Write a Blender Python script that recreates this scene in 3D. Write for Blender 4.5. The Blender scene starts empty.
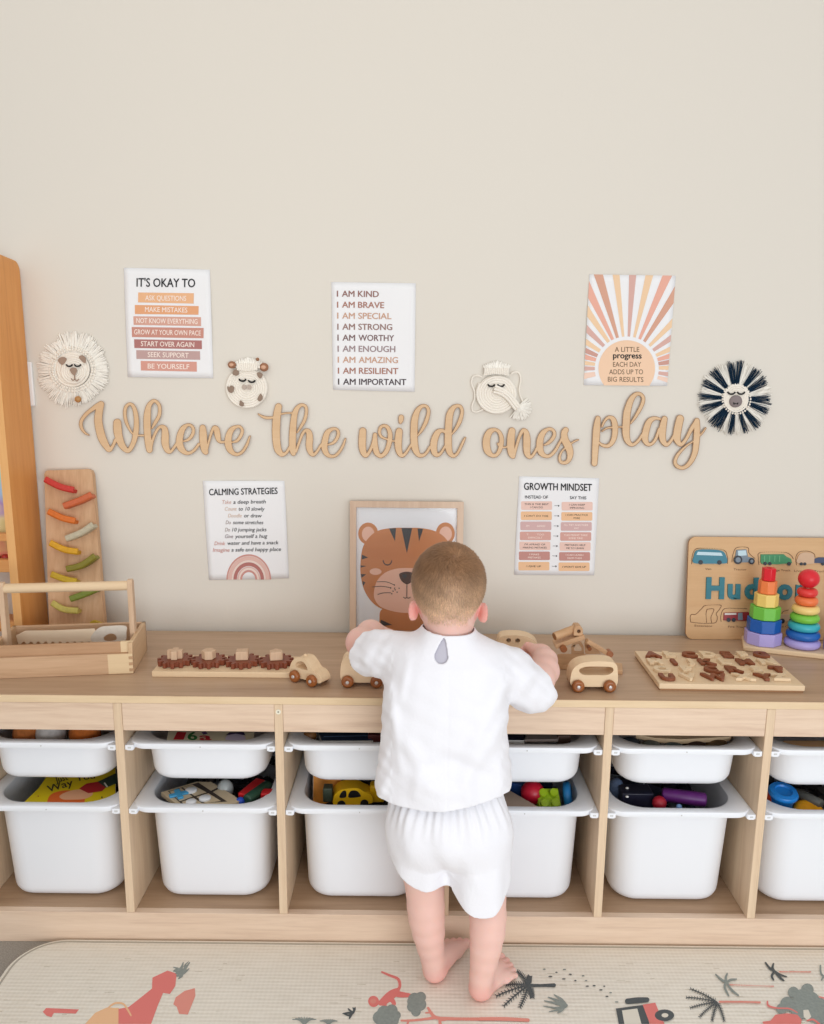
import bpy, bmesh, math, random
import numpy as np
from mathutils import Vector, Matrix
from mathutils.geometry import tessellate_polygon
random.seed(7); rng = np.random.RandomState(7)
SC = bpy.context.scene
COL = SC.collection
# ------------------------------------------------------------------ camera (solved from the cabinet's known sizes)
F, PIT, YAW, ROL = 801.9, .1931, .0023, .0086
CX, CY, CZ = -.0637, -1.5142, 1.1833
OY = 25.9
def cam_axes():
    cp, sp = math.cos(PIT), math.sin(PIT); c, s = math.cos(YAW), math.sin(YAW)
    def w(r, l1, z): return Vector((c*r - s*l1, s*r + c*l1, z))
    fwd = w(0, cp, -sp); up = w(0, sp, cp); right = w(1, 0, 0)
    return right, up, fwd
R_, U_, F_ = cam_axes()
def ray(px, py):
    x, y = px-412, py-512-OY
    c, s = math.cos(ROL), math.sin(ROL)
    a = (c*x+s*y)/F; b = (-s*x+c*y)/F
    return R_*a - U_*b + F_
def on_y(px, py, Y):
    r = ray(px, py); t = (Y-CY)/r.y; return Vector((CX+t*r.x, Y, CZ+t*r.z))
def on_z(px, py, Z):
    r = ray(px, py); t = (Z-CZ)/r.z; return Vector((CX+t*r.x, CY+t*r.y, Z))
def make_camera():
    cd = bpy.data.cameras.new('camera'); co = bpy.data.objects.new('camera', cd); COL.objects.link(co)
    c, s = math.cos(ROL), math.sin(ROL)
    rt = R_*c + U_*s      # solved below by test: image x axis
    # pixel = rotate(ideal) : x = c*X - s*Y , y = s*X + c*Y  (Y down)
    rt = R_*c + U_*s; up = U_*c - R_*s
    M = Matrix((( rt.x, up.x, -F_.x, CX), (rt.y, up.y, -F_.y, CY), (rt.z, up.z, -F_.z, CZ), (0, 0, 0, 1)))
    co.matrix_world = M
    cd.sensor_fit = 'HORIZONTAL'; cd.sensor_width = 36; cd.lens = F*36/824; cd.shift_y = OY/824
    cd.clip_start = .05; cd.clip_end = 60
    SC.camera = co
make_camera()
# ------------------------------------------------------------------ colours and materials
def lin(c):
    return tuple((x/12.92 if x <= .04045 else ((x+.055)/1.055)**2.4) for x in [v/255 for v in c]) + (1,)
MATS = {}
def base_mat(name):
    m = bpy.data.materials.new(name); m.use_nodes = True
    nt = m.node_tree; b = nt.nodes['Principled BSDF']
    return m, nt, b
def N(nt, t, **kw):
    n = nt.nodes.new(t)
    for k, v in kw.items(): setattr(n, k, v)
    return n
def plain(name, c, rough=.5, bump=0, bscale=300, sss=0, spec=.5, var=0, vscale=8, metal=0, coat=0):
    if name in MATS: return MATS[name]
    m, nt, b = base_mat(name)
    b.inputs['Base Color'].default_value = lin(c); b.inputs['Roughness'].default_value = rough
    b.inputs['Specular IOR Level'].default_value = spec; b.inputs['Metallic'].default_value = metal
    b.inputs['Coat Weight'].default_value = coat
    tc = N(nt, 'ShaderNodeTexCoord')
    if var:
        nz = N(nt, 'ShaderNodeTexNoise'); nz.inputs['Scale'].default_value = vscale; nz.inputs['Detail'].default_value = 4
        nt.links.new(tc.outputs['Object'], nz.inputs['Vector'])
        mx = N(nt, 'ShaderNodeMixRGB'); mx.blend_type = 'MULTIPLY'; mx.inputs[1].default_value = lin(c)
        rp = N(nt, 'ShaderNodeValToRGB'); rp.color_ramp.elements[0].position = .3; rp.color_ramp.elements[1].position = .7
        rp.color_ramp.elements[0].color = (1-var, 1-var, 1-var, 1); mx.inputs[0].default_value = 1
        nt.links.new(nz.outputs[0], rp.inputs[0]); nt.links.new(rp.outputs[0], mx.inputs[2]); nt.links.new(mx.outputs[0], b.inputs['Base Color'])
    if bump:
        nz = N(nt, 'ShaderNodeTexNoise'); nz.inputs['Scale'].default_value = bscale; nz.inputs['Detail'].default_value = 3
        nt.links.new(tc.outputs['Object'], nz.inputs['Vector'])
        bp = N(nt, 'ShaderNodeBump'); bp.inputs['Strength'].default_value = bump; bp.inputs['Distance'].default_value = .002
        nt.links.new(nz.outputs[0], bp.inputs['Height']); nt.links.new(bp.outputs[0], b.inputs['Normal'])
    if sss:
        b.inputs['Subsurface Weight'].default_value = sss; b.inputs['Subsurface Radius'].default_value = (.01, .004, .003); b.inputs['Subsurface Scale'].default_value = .5
    MATS[name] = m; return m
def wood(name, c1, c2, axis='X', rough=.5, fine=60, streak=.5, spec=.35, c3=None, coords='Object'):
    """grain runs along axis"""
    if name in MATS: return MATS[name]
    m, nt, b = base_mat(name)
    tc = N(nt, 'ShaderNodeTexCoord'); mp = N(nt, 'ShaderNodeMapping')
    sc = {'X': (.06, 1, 1), 'Y': (1, .06, 1), 'Z': (1, 1, .06)}[axis]
    mp.inputs['Scale'].default_value = sc
    nt.links.new(tc.outputs[coords], mp.inputs['Vector'])
    n1 = N(nt, 'ShaderNodeTexNoise'); n1.inputs['Scale'].default_value = fine; n1.inputs['Detail'].default_value = 6; n1.inputs['Roughness'].default_value = .65
    n1.inputs['Distortion'].default_value = .6
    n2 = N(nt, 'ShaderNodeTexNoise'); n2.inputs['Scale'].default_value = fine*.2; n2.inputs['Detail'].default_value = 3; n2.inputs['Distortion'].default_value = 1.2
    n3 = N(nt, 'ShaderNodeTexNoise'); n3.inputs['Scale'].default_value = fine*5; n3.inputs['Detail'].default_value = 2
    for n in (n1, n2, n3): nt.links.new(mp.outputs[0], n.inputs['Vector'])
    mx = N(nt, 'ShaderNodeMath', operation='MULTIPLY_ADD'); mx.inputs[1].default_value = streak
    nt.links.new(n1.outputs[0], mx.inputs[0]); 
    m2 = N(nt, 'ShaderNodeMath', operation='MULTIPLY'); m2.inputs[1].default_value = .7-streak*.3
    nt.links.new(n2.outputs[0], m2.inputs[0]); nt.links.new(m2.outputs[0], mx.inputs[2])
    m3 = N(nt, 'ShaderNodeMath', operation='MULTIPLY_ADD'); m3.inputs[1].default_value = .18
    nt.links.new(n3.outputs[0], m3.inputs[0]); nt.links.new(mx.outputs[0], m3.inputs[2])
    rp = N(nt, 'ShaderNodeValToRGB'); e = rp.color_ramp.elements
    e[0].position = .42; e[1].position = .86; e[0].color = lin(c2); e[1].color = lin(c1)
    if c3 is not None:
        k = e.new(.62); k.color = lin(c3)
    nt.links.new(m3.outputs[0], rp.inputs[0]); nt.links.new(rp.outputs[0], b.inputs['Base Color'])
    b.inputs['Roughness'].default_value = rough; b.inputs['Specular IOR Level'].default_value = spec
    bp = N(nt, 'ShaderNodeBump'); bp.inputs['Strength'].default_value = .12; bp.inputs['Distance'].default_value = .001
    nt.links.new(m3.outputs[0], bp.inputs['Height']); nt.links.new(bp.outputs[0], b.inputs['Normal'])
    MATS[name] = m; return m
# ------------------------------------------------------------------ mesh builder
def basis(d):
    d = Vector(d).normalized(); a = Vector((0, 0, 1)) if abs(d.z) < .9 else Vector((1, 0, 0))
    u = d.cross(a).normalized(); return u, u.cross(d).normalized()
class MB:
    def __init__(s): s.v = []; s.f = []; s.m = []
    def add(s, vs, fs, mat=0, M=None):
        o = len(s.v)
        for p in vs: s.v.append(tuple(M @ Vector(p)) if M is not None else tuple(p))
        for f in fs: s.f.append(tuple(i+o for i in f)); s.m.append(mat)
        return s
    def box(s, lo, hi, mat=0, M=None):
        (a, b, c), (d, e, f) = lo, hi
        v = [(a,b,c),(d,b,c),(d,e,c),(a,e,c),(a,b,f),(d,b,f),(d,e,f),(a,e,f)]
        return s.add(v, [(3,2,1,0),(4,5,6,7),(0,1,5,4),(1,2,6,5),(2,3,7,6),(3,0,4,7)], mat, M)
    def loops(s, rings, mat=0, cap0=True, cap1=True, M=None, closed=False):
        n = len(rings[0]); vs = [p for r in rings for p in r]; fs = []
        R = len(rings)
        for i in range(R if closed else R-1):
            a = i*n; b = ((i+1) % R)*n
            for j in range(n):
                k = (j+1) % n; fs.append((a+j, a+k, b+k, b+j))
        if not closed:
            if cap0: fs.append(tuple(range(n-1, -1, -1)))
            if cap1: fs.append(tuple((R-1)*n+j for j in range(n)))
        return s.add(vs, fs, mat, M)
    def tube(s, pts, r, n=10, mat=0, M=None, flat=1.0, closed=False, up=None):
        P = [Vector(p) for p in pts]; K = len(P)
        rr = r if hasattr(r, '__len__') else [r]*K
        rings = []; u = None
        for i in range(K):
            if closed: d = P[(i+1) % K]-P[i-1]
            else: d = P[min(i+1, K-1)]-P[max(i-1, 0)]
            if d.length < 1e-9: d = Vector((0,0,1))
            d.normalize()
            if up is not None: u = Vector(up).cross(d); u = u.normalized() if u.length > 1e-6 else basis(d)[0]
            elif u is None: u = basis(d)[0]
            else:
                u = u - d*u.dot(d); u = u.normalized() if u.length > 1e-6 else basis(d)[0]
            w = d.cross(u)
            rings.append([P[i]+(u*math.cos(t)+w*math.sin(t)*flat)*rr[i] for t in [2*math.pi*k/n for k in range(n)]])
        return s.loops(rings, mat, M=M, closed=closed)
    def cyl(s, a, b, r, n=20, mat=0, M=None, r2=None): return s.tube([a, b], [r, r if r2 is None else r2], n, mat, M)
    def lathe(s, prof, n=28, mat=0, M=None, closed=False):
        rings = [[(r*math.cos(2*math.pi*k/n), r*math.sin(2*math.pi*k/n), z) for k in range(n)] for r, z in prof]
        return s.loops(rings, mat, M=M, closed=closed)
    def torus(s, R, r, n=36, k=12, mat=0, M=None, fz=1.0):
        return s.lathe([(R+r*math.cos(2*math.pi*i/k), fz*r*math.sin(2*math.pi*i/k)) for i in range(k)], n, mat, M, closed=True)
    def sphere(s, c, r, mat=0, n=20, k=12, M=None):
        rx, ry, rz = r if hasattr(r, '__len__') else (r, r, r)
        rings = [[(c[0]+rx*math.sin(a)*math.cos(2*math.pi*j/n), c[1]+ry*math.sin(a)*math.sin(2*math.pi*j/n), c[2]-rz*math.cos(a)) for j in range(n)] for a in [math.pi*(i+.02)/(k+.04) for i in range(k+1)]]
        return s.loops(rings, mat, M=M)
    def poly(s, loops, fn, t0, t1, mat=0, side=None, back=True):
        """extruded flat shape: loops of (x,y); fn(x,y,t)->world point; front at t0, back at t1"""
        loops = [clean(l) for l in loops]; loops = [l for l in loops if len(l) > 2]
        loops2 = orient(loops)
        outs = [l for l in loops2 if area(l) > 0]
        if len(outs) > 1:
            for o_ in outs:
                hs = [h for h in loops2 if area(h) < 0 and inside(h[0], o_) and min((abs(area(q)) for q in outs if inside(h[0], q)), default=0) == abs(area(o_))]
                s.poly([o_]+hs, fn, t0, t1, mat, side, back)
            return s
        tris = tessellate_polygon([[Vector((x, y, 0)) for x, y in l] for l in loops2])
        flat = [p for l in loops2 for p in l]; n = len(flat)
        T = []
        for a, b, c in tris:
            A, B, C = flat[a], flat[b], flat[c]
            ar = (B[0]-A[0])*(C[1]-A[1])-(C[0]-A[0])*(B[1]-A[1])
            if abs(ar) < 1e-14: continue
            T.append((a, b, c) if ar > 0 else (a, c, b))
        vs = [fn(x, y, t0) for x, y in flat]
        s.add(vs, T, mat)
        if t1 is not None:
            vb = [fn(x, y, t1) for x, y in flat]
            if back: s.add(vb, [(c, b, a) for a, b, c in T], mat)
            o = 0; fs = []
            for l in loops2:
                k = len(l)
                for i in range(k):
                    j = (i+1) % k; fs.append((o+i, n+o+i, n+o+j, o+j))
                o += k
            s.add(vs+vb, fs, mat if side is None else side)
        return s
    def build(s, name, mats, parent=None, smooth=35, bevel=0, merge=True, loc=None, seg=2):
        me = bpy.data.meshes.new(name); off = Vector((0,0,0)) if loc is None else Vector(loc)
        me.from_pydata([tuple(Vector(p)-off) for p in s.v] if loc is not None else s.v, [], s.f)
        if not isinstance(mats, (list, tuple)): mats = [mats]
        for m in mats: me.materials.append(m)
        me.polygons.foreach_set('material_index', s.m)
        if merge or smooth:
            bm = bmesh.new(); bm.from_mesh(me)
            if merge: bmesh.ops.remove_doubles(bm, verts=bm.verts, dist=1e-5)
            bm.to_mesh(me); bm.free()
        if smooth:
            me.polygons.foreach_set('use_smooth', [True]*len(me.polygons))
            me.set_sharp_from_angle(angle=math.radians(smooth))
        me.update()
        o = bpy.data.objects.new(name, me); COL.objects.link(o)
        if parent is not None: o.parent = parent
        if loc is not None and parent is None: o.location = off
        if bevel:
            b = o.modifiers.new('bevel', 'BEVEL'); b.width = bevel; b.segments = seg; b.limit_method = 'ANGLE'; b.angle_limit = math.radians(40); b.harden_normals = False
        return o
def clean(l):
    out = []
    for p in l:
        if not out or (abs(p[0]-out[-1][0])+abs(p[1]-out[-1][1])) > 1e-9: out.append(tuple(p))
    if len(out) > 1 and abs(out[0][0]-out[-1][0])+abs(out[0][1]-out[-1][1]) < 1e-9: out.pop()
    return out
def area(l): return sum(l[i][0]*l[(i+1) % len(l)][1]-l[(i+1) % len(l)][0]*l[i][1] for i in range(len(l)))/2
def inside(p, l):
    c = False; n = len(l); j = n-1
    for i in range(n):
        if (l[i][1] > p[1]) != (l[j][1] > p[1]) and p[0] < (l[j][0]-l[i][0])*(p[1]-l[i][1])/(l[j][1]-l[i][1])+l[i][0]: c = not c
        j = i
    return c
def orient(loops):
    out = []
    for i, l in enumerate(loops):
        d = sum(1 for j, k in enumerate(loops) if j != i and inside(l[0], k))
        a = area(l)
        want = 1 if d % 2 == 0 else -1
        out.append(l if a*want > 0 else l[::-1])
    return out
def tag(o, label, cat, group=None, kind=None):
    if label: o['label'] = label
    if cat: o['category'] = cat
    if group: o['group'] = group
    if kind: o['kind'] = kind
    return o
def thing(name, loc, label, cat, group=None, rz=0, rot=None):
    o = bpy.data.objects.new(name, None); COL.objects.link(o); o.empty_display_size = .03
    o.location = loc; o.rotation_euler = rot if rot else (0, 0, rz)
    return tag(o, label, cat, group)
def struct(o): o['kind'] = 'structure'; return o
def plab(o, l): o['label'] = l; return o
def circ(cx, cy, r, n=24, ry=None, a0=0, a1=2*math.pi, end=False):
    ry = r if ry is None else ry; k = n+1 if end else n
    return [(cx+r*math.cos(a0+(a1-a0)*i/n), cy+ry*math.sin(a0+(a1-a0)*i/n)) for i in range(k)]
def rrect(x0, y0, x1, y1, r, n=6):
    P = []
    for cx, cy, a in ((x1-r, y1-r, 0), (x0+r, y1-r, 90), (x0+r, y0+r, 180), (x1-r, y0+r, 270)):
        P += [(cx+r*math.cos(math.radians(a+90*i/n)), cy+r*math.sin(math.radians(a+90*i/n))) for i in range(n+1)]
    return P
def crom(P, k=8, closed=False):
    P = [np.array(p, float) for p in P]; n = len(P); out = []
    for i in range(n if closed else n-1):
        if closed: a, b, c, d = P[i-1], P[i], P[(i+1) % n], P[(i+2) % n]
        else: a, b, c, d = P[max(i-1, 0)], P[i], P[i+1], P[min(i+2, n-1)]
        for j in range(k):
            t = j/k
            out.append(.5*((2*b)+(c-a)*t+(2*a-5*b+4*c-d)*t*t+(3*b-a-3*c+d)*t**3))
    if not closed: out.append(P[-1])
    return out
# ------------------------------------------------------------------ brush strokes -> outlines
def stroke_field(strokes, res):
    pts = []
    for st in strokes: pts += [tuple(p) for p in crom(st, 14)]
    A = np.array(pts); A[:, 2] = np.maximum(A[:, 2], .5*res)
    x0, y0 = (A[:, 0]-A[:, 2]).min()-6*res, (A[:, 1]-A[:, 2]).min()-6*res
    nx = int(((A[:, 0]+A[:, 2]).max()-x0)/res)+7; ny = int(((A[:, 1]+A[:, 2]).max()-y0)/res)+7
    D = np.full((nx, ny), 5*res, float)
    for x, y, r in A:
        w = r+5*res
        i0, i1 = max(0, int((x-w-x0)/res)), min(nx, int((x+w-x0)/res)+2); j0, j1 = max(0, int((y-w-y0)/res)), min(ny, int((y+w-y0)/res)+2)
        gx = x0+np.arange(i0, i1)*res; gy = y0+np.arange(j0, j1)*res
        d = np.hypot(gx[:, None]-x, gy[None, :]-y)-r
        D[i0:i1, j0:j1] = np.minimum(D[i0:i1, j0:j1], d)
    return D, x0, y0
def contours(D, x0, y0, res, level=0.0):
    D = D-level; nx, ny = D.shape; S = D < 0
    seg = {}
    def e(i, j, o):
        if o == 0: t = D[i, j]/(D[i, j]-D[i+1, j]); return (i+t, j)
        t = D[i, j]/(D[i, j]-D[i, j+1]); return (i, j+t)
    mixed = (S[:-1, :-1].astype(int)+S[1:, :-1]+S[:-1, 1:]+S[1:, 1:])
    I, J = np.where((mixed > 0) & (mixed < 4))
    for i, j in zip(I, J):
        c = (1 if S[i, j] else 0) | (2 if S[i+1, j] else 0) | (4 if S[i+1, j+1] else 0) | (8 if S[i, j+1] else 0)
        b, r, t, l = (i, j, 0), (i+1, j, 1), (i, j+1, 0), (i, j, 1)
        T = {1: [(l, b)], 2: [(b, r)], 3: [(l, r)], 4: [(r, t)], 5: [(l, t), (r, b)], 6: [(b, t)], 7: [(l, t)], 8: [(t, l)], 9: [(t, b)], 10: [(b, l), (t, r)], 11: [(t, r)], 12: [(r, l)], 13: [(r, b)], 14: [(b, l)]}[c]
        for a, q in T: seg.setdefault(a, []).append(q)
    loops = []
    while seg:
        s = next(iter(seg)); cur = s; L = []
        while cur in seg:
            L.append(cur); q = seg[cur].pop()
            if not seg[cur]: del seg[cur]
            cur = q
            if cur == s: break
        if len(L) > 5:
            P = [e(*k) for k in L]; P = [(x0+a*res, y0+b*res) for a, b in P]
            loops.append(P[::2] if len(P) > 40 else P)
    return loops
# ------------------------------------------------------------------ text from the built-in font
_TC = {}
def text2d(s, bold=0.0, spacing=1.0):
    k = (s, bold, spacing)
    if k in _TC: return _TC[k]
    cu = bpy.data.curves.new('t', 'FONT'); cu.body = s; cu.size = 1; cu.offset = bold; cu.resolution_u = 3; cu.space_character = spacing
    cu.fill_mode = 'FRONT'
    ob = bpy.data.objects.new('t', cu); COL.objects.link(ob)
    dg = bpy.context.evaluated_depsgraph_get(); ev = ob.evaluated_get(dg); me = ev.to_mesh()
    v = [(p.co.x, p.co.y) for p in me.vertices]; f = [tuple(p.vertices) for p in me.polygons]
    ev.to_mesh_clear(); bpy.data.objects.remove(ob); bpy.data.curves.remove(cu)
    x0 = min(p[0] for p in v); x1 = max(p[0] for p in v)
    v = [(a-x0, b) for a, b in v]
    _TC[k] = (v, f, x1-x0); return _TC[k]
CAP = .73
def text_outline(s, bold=0.0, spacing=1.0):
    """boundary loops of text, for thick letters"""
    v, f, w = text2d(s, bold, spacing)
    ed = {}
    for q in f:
        for i in range(len(q)):
            a, b = q[i], q[(i+1) % len(q)]
            if (b, a) in ed: del ed[(b, a)]
            else: ed[(a, b)] = 1
    nx = {}
    for a, b in ed: nx.setdefault(a, []).append(b)
    L = []
    while nx:
        s0 = next(iter(nx)); cur = s0; P = []
        while cur in nx:
            P.append(v[cur]); q = nx[cur].pop()
            if not nx[cur]: del nx[cur]
            cur = q
            if cur == s0: break
        if len(P) > 2: L.append(P)
    return L, w
def put_text(mb, s, p0, p1, h, fn, t=0, mat=0, bold=0.0, slant=0.0, spacing=1.0, fit=True):
    """text with baseline from p0 to p1 in picture-plane units, cap height h (y grows downwards), fn(x,y,t)->world"""
    v, f, w = text2d(s, 0.0, spacing)
    dx, dy = p1[0]-p0[0], p1[1]-p0[1]; L = math.hypot(dx, dy); ux, uy = dx/L, dy/L
    sx = L/w if fit else h/CAP; sy = h/CAP
    for k, (o, q_) in enumerate(((0, 0), (bold, 0), (-bold, 0), (0, bold*.6), (0, -bold*.6)) if bold else ((0, 0),)):
        vs = [fn(p0[0]+ux*((a+o)*sx+slant*b*sy)+uy*(b+q_)*sy, p0[1]+uy*((a+o)*sx)-ux*(b+q_)*sy, t+.000008*k) for a, b in v]
        mb.add(vs, [tuple(q) for q in f], mat)
# ------------------------------------------------------------------ shared materials
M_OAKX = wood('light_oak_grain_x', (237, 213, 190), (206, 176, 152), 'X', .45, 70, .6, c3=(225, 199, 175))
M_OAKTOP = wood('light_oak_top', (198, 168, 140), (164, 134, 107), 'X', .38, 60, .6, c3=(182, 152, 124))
M_OAKZ = wood('light_oak_grain_z', (234, 210, 180), (202, 172, 142), 'Z', .45, 70, .55, c3=(221, 195, 165))
M_PALE = wood('pale_beech', (240, 217, 184), (222, 192, 154), 'X', .5, 50, .4)
M_PALEZ = wood('pale_beech_z', (228, 200, 170), (196, 160, 128), 'Z', .5, 70, .5)
M_PINK = wood('pinkish_acacia', (214, 180, 150), (178, 140, 110), 'X', .5, 60, .5)
M_BROWN = wood('walnut_brown', (150, 88, 52), (112, 58, 32), 'X', .45, 90, .4)
M_WHEEL = plain('stained_wheel_wood', (158, 92, 44), .35, var=.25, vscale=60)
M_HUB = plain('steel_axle_pin', (225, 225, 225), .3, metal=.6)
M_PLY = wood('plywood_face', (222, 184, 138), (204, 162, 116), 'X', .5, 80, .35)
M_EDGE = plain('burnt_edge', (136, 92, 58), .7)
M_PLYEDGE = plain('burnt_rim', (168, 124, 86), .7)
M_WHITE = plain('white_plastic', (240, 243, 249), .38, spec=.4, bump=.03, bscale=500)
M_PAPER = plain('white_paper', (240, 240, 242), .7, spec=.2)
M_INK = plain('ink_black', (45, 45, 48), .7, spec=.2)
M_ROPE = plain('cream_cotton_rope', (250, 243, 232), .9, bump=.4, bscale=900, spec=.1, var=.08, vscale=500)
M_YARN = plain('cream_cotton_fringe', (252, 248, 240), .9, bump=.3, bscale=700, spec=.1, var=.05, vscale=300)
M_NAVY = plain('navy_cotton_fringe', (28, 52, 74), .9, bump=.5, bscale=700, spec=.1, var=.35, vscale=120)
M_FELT = plain('taupe_felt', (166, 142, 126), .95, bump=.4, bscale=1200, spec=.1)
M_BLACK = plain('black_felt', (28, 26, 27), .8)
# ================================================================== ROOM
WY = .44          # wall plane
mw, nt, b = base_mat('cream_wall_paint')
b.inputs['Base Color'].default_value = lin((225, 219, 209)); b.inputs['Roughness'].default_value = .85; b.inputs['Specular IOR Level'].default_value = .15
tc = N(nt, 'ShaderNodeTexCoord'); nz = N(nt, 'ShaderNodeTexNoise'); nz.inputs['Scale'].default_value = 120; nz.inputs['Detail'].default_value = 4
nt.links.new(tc.outputs['Object'], nz.inputs['Vector']); bp = N(nt, 'ShaderNodeBump'); bp.inputs['Strength'].default_value = .05; bp.inputs['Distance'].default_value = .003
nt.links.new(nz.outputs[0], bp.inputs['Height']); nt.links.new(bp.outputs[0], b.inputs['Normal'])
struct(MB().box((-2.6, WY, 0), (2.6, WY+.1, 2.6)).build('wall_back', mw, smooth=0))
struct(MB().box((-2.6, WY-.014, 0), (2.6, WY, .09)).build('baseboard_back', plain('white_skirting_paint', (232, 230, 226), .5), smooth=0, bevel=.003))
mc = plain('grey_brown_carpet', (188, 180, 170), .95, bump=1, bscale=900, spec=.05, var=.45, vscale=420)
struct(MB().box((-2.6, -3.2, -.02), (2.6, WY, 0)).build('floor', mc, smooth=0))
# ================================================================== STORAGE UNITS
T_ = .017; UW = .99; PI_ = (UW-T_)/3
ZT = .56
def cabinet(x0, label):
    r = thing('storage_bench', (x0, 0, 0), label, 'storage unit', 'low oak storage units'); X0 = .0065 if x0 < -.5 else 0
    D = WY-.016
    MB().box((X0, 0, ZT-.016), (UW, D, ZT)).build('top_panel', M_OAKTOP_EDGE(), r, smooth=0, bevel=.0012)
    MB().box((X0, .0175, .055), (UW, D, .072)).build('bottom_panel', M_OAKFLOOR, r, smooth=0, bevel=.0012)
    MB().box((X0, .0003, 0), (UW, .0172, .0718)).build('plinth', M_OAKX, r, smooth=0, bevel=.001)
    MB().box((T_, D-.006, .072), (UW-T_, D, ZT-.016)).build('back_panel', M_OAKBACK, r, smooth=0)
    for k in range(4):
        a = PI_*k; lo, hi = (0, ZT-.0165) if k in (0, 3) else (.0722, ZT-.0165)
        mb = MB().box((max(a, X0), .0004, .0722), (a+T_, D-.006, hi), 0)
        mb.build('side_panel' if k in (0, 3) else 'divider', M_OAKZ, r, smooth=0, bevel=.001)
    for k in range(3):
        a = PI_*k+T_
        MB().box((a+.0003, .0015, .4845), (a+PI_-T_-.0003, .018, ZT-.0165)).build('top_rail', M_OAKX, r, smooth=0, bevel=.001)
    if x0 < -.5:
        mb = MB().cyl((2*PI_+.0085, -.0012, .5285), (2*PI_+.0085, .002, .5285), .0052, 18); mb.add([(2*PI_+.0085+.002*math.cos(i), -.0013, .5285+.002*math.sin(i)) for i in [k*math.pi/3 for k in range(6)]], [(5,4,3,2,1,0)], 1)
        mb.build('screw_cap', [plain('cream_plastic_cap', (236, 230, 212), .4), plain('dark_slot', (150, 145, 130), .6)], r)
    return r
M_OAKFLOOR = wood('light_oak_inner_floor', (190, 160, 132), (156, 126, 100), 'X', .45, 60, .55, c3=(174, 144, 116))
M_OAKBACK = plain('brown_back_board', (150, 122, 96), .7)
def M_OAKTOP_EDGE():
    return M_OAKTOP
u1 = cabinet(-.99, 'long light oak storage bench on the left, under the wooden toolbox')
u2 = cabinet(.0, 'long light oak storage bench on the right, under the letter puzzle')
# pale front edge banding on the tops
for u in (u1, u2):
    MB().box((.0065 if u is u1 else 0, -.0006, ZT-.0158), (UW, .0006, ZT-.0006)).build('front_edge', wood('edge_band', (240, 216, 182), (218, 190, 152), 'X', .5, 60, .5), u, smooth=0, bevel=.0004)
# ================================================================== BINS
def ring(w, y0, y1, r, z, n=8, cx=0):
    return [(x+cx, y, z) for x, y in rrect(-w/2, y0, w/2, y1, r, n)]
def bin_mesh(h, deep):
    mb = MB()
    wt, wb = .254, (.242 if deep else .247)
    f0, f1 = .029, (.042 if deep else .035)
    b0, b1 = .395, .375
    R = .056
    bw = lambda t: wb+(wt-wb)*t
    fy = lambda t: f1+(f0-f1)*t
    by = lambda t: b1+(b0-b1)*t
    fr = .027 if deep else .024
    rings = []
    # outer bottom fillet
    for a in (0, 25, 50, 72, 90):
        q = fr*(1-math.sin(math.radians(a))); z = fr*(1-math.cos(math.radians(a)))
        rings.append(ring(wb-2*q, f1+q, b1-q, max(R-q, .012), -h+z))
    rings.append(ring(bw(.9), fy(.9), by(.9), R, -.020))
    rings.append(ring(bw(1), fy(1), by(1), R, -.014))
    # flange
    rings.append(ring(.286, .0115, .412, .040, -.0145))
    rings.append(ring(.298, .0065, .415, .036, -.0125))
    rings.append(ring(.3015, .0045, .416, .035, -.006))
    rings.append(ring(.300, .0055, .4155, .035, -.001))
    rings.append(ring(.296, .0080, .413, .034, 0))
    rings.append(ring(.262, .024, .400, .068, -.0012))
    rings.append(ring(.252, .029, .395, .066, -.004))
    rings.append(ring(bw(.9)-.005, fy(.9)+.0025, by(.9)-.0025, R-.002, -.024))
    q = fr*.75
    rings.append(ring(bw(.2)-.005, fy(.2)+.0025, by(.2)-.0025, R-.002, -h+.03))
    rings.append(ring(wb-.02, f1+.010, b1-.010, R-.006, -h+.008))
    rings.append(ring(wb-.08, f1+.04, b1-.04, .03, -h+.003))
    mb.loops(rings)
    return mb
def runner_mesh(s):
    mb = MB()
    x = s*.1445
    mb.box((x-.0085, .004, -.0135), (x+.0085, .405, -.0035))
    mb.box((x-.0055, .0045, -.0152), (x+.0062, .010, -.0130))
    mb.box((x-.0035, .0036, -.0108), (x+.0035, .0042, -.0070), 1)
    return mb
def tag_mesh(h):
    mb = MB(); mb.cyl((0.0, .0035, -.0065), (0.0, .006, -.0065), .0014, 10); return mb
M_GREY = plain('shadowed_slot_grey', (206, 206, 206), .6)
protos = {}
def make_bin(kind):
    deep = kind == 'deep'
    r = thing('storage_bin', (0, 0, 0), 'x', 'storage bin')
    bin_mesh(.2395 if deep else .101, deep).build('tub', M_WHITE, r, smooth=50)
    for s in (-1, 1): runner_mesh(s).build('runner', [M_WHITE, M_GREY], r, smooth=30, bevel=.0008)
    tag_mesh(0).build('label_pin', M_GREY, r)
    return r
def dup(root, loc):
    r = root.copy(); COL.objects.link(r); r.location = loc
    for ch in root.children:
        c = ch.copy(); COL.objects.link(c); c.parent = r
    return r
BAYX = [-.99+PI_*k+T_/2+PI_/2 for k in range(3)]+[PI_*k+T_/2+PI_/2 for k in range(3)]
P_sh, P_dp = make_bin('shallow'), make_bin('deep')
sh_l = ['shallow white bin holding orange and grey toys, above the yellow picture book', 'shallow white bin holding a cream board book, above the noughts and crosses board',
        'shallow white bin with a dark blue book in it, above the yellow toy car', 'shallow white bin partly behind the child, above the lime green building block',
        'shallow white bin with a wooden plank toy on top, above the purple toy', 'shallow white bin with a brown wooden toy plank, above the blue spool']
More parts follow.
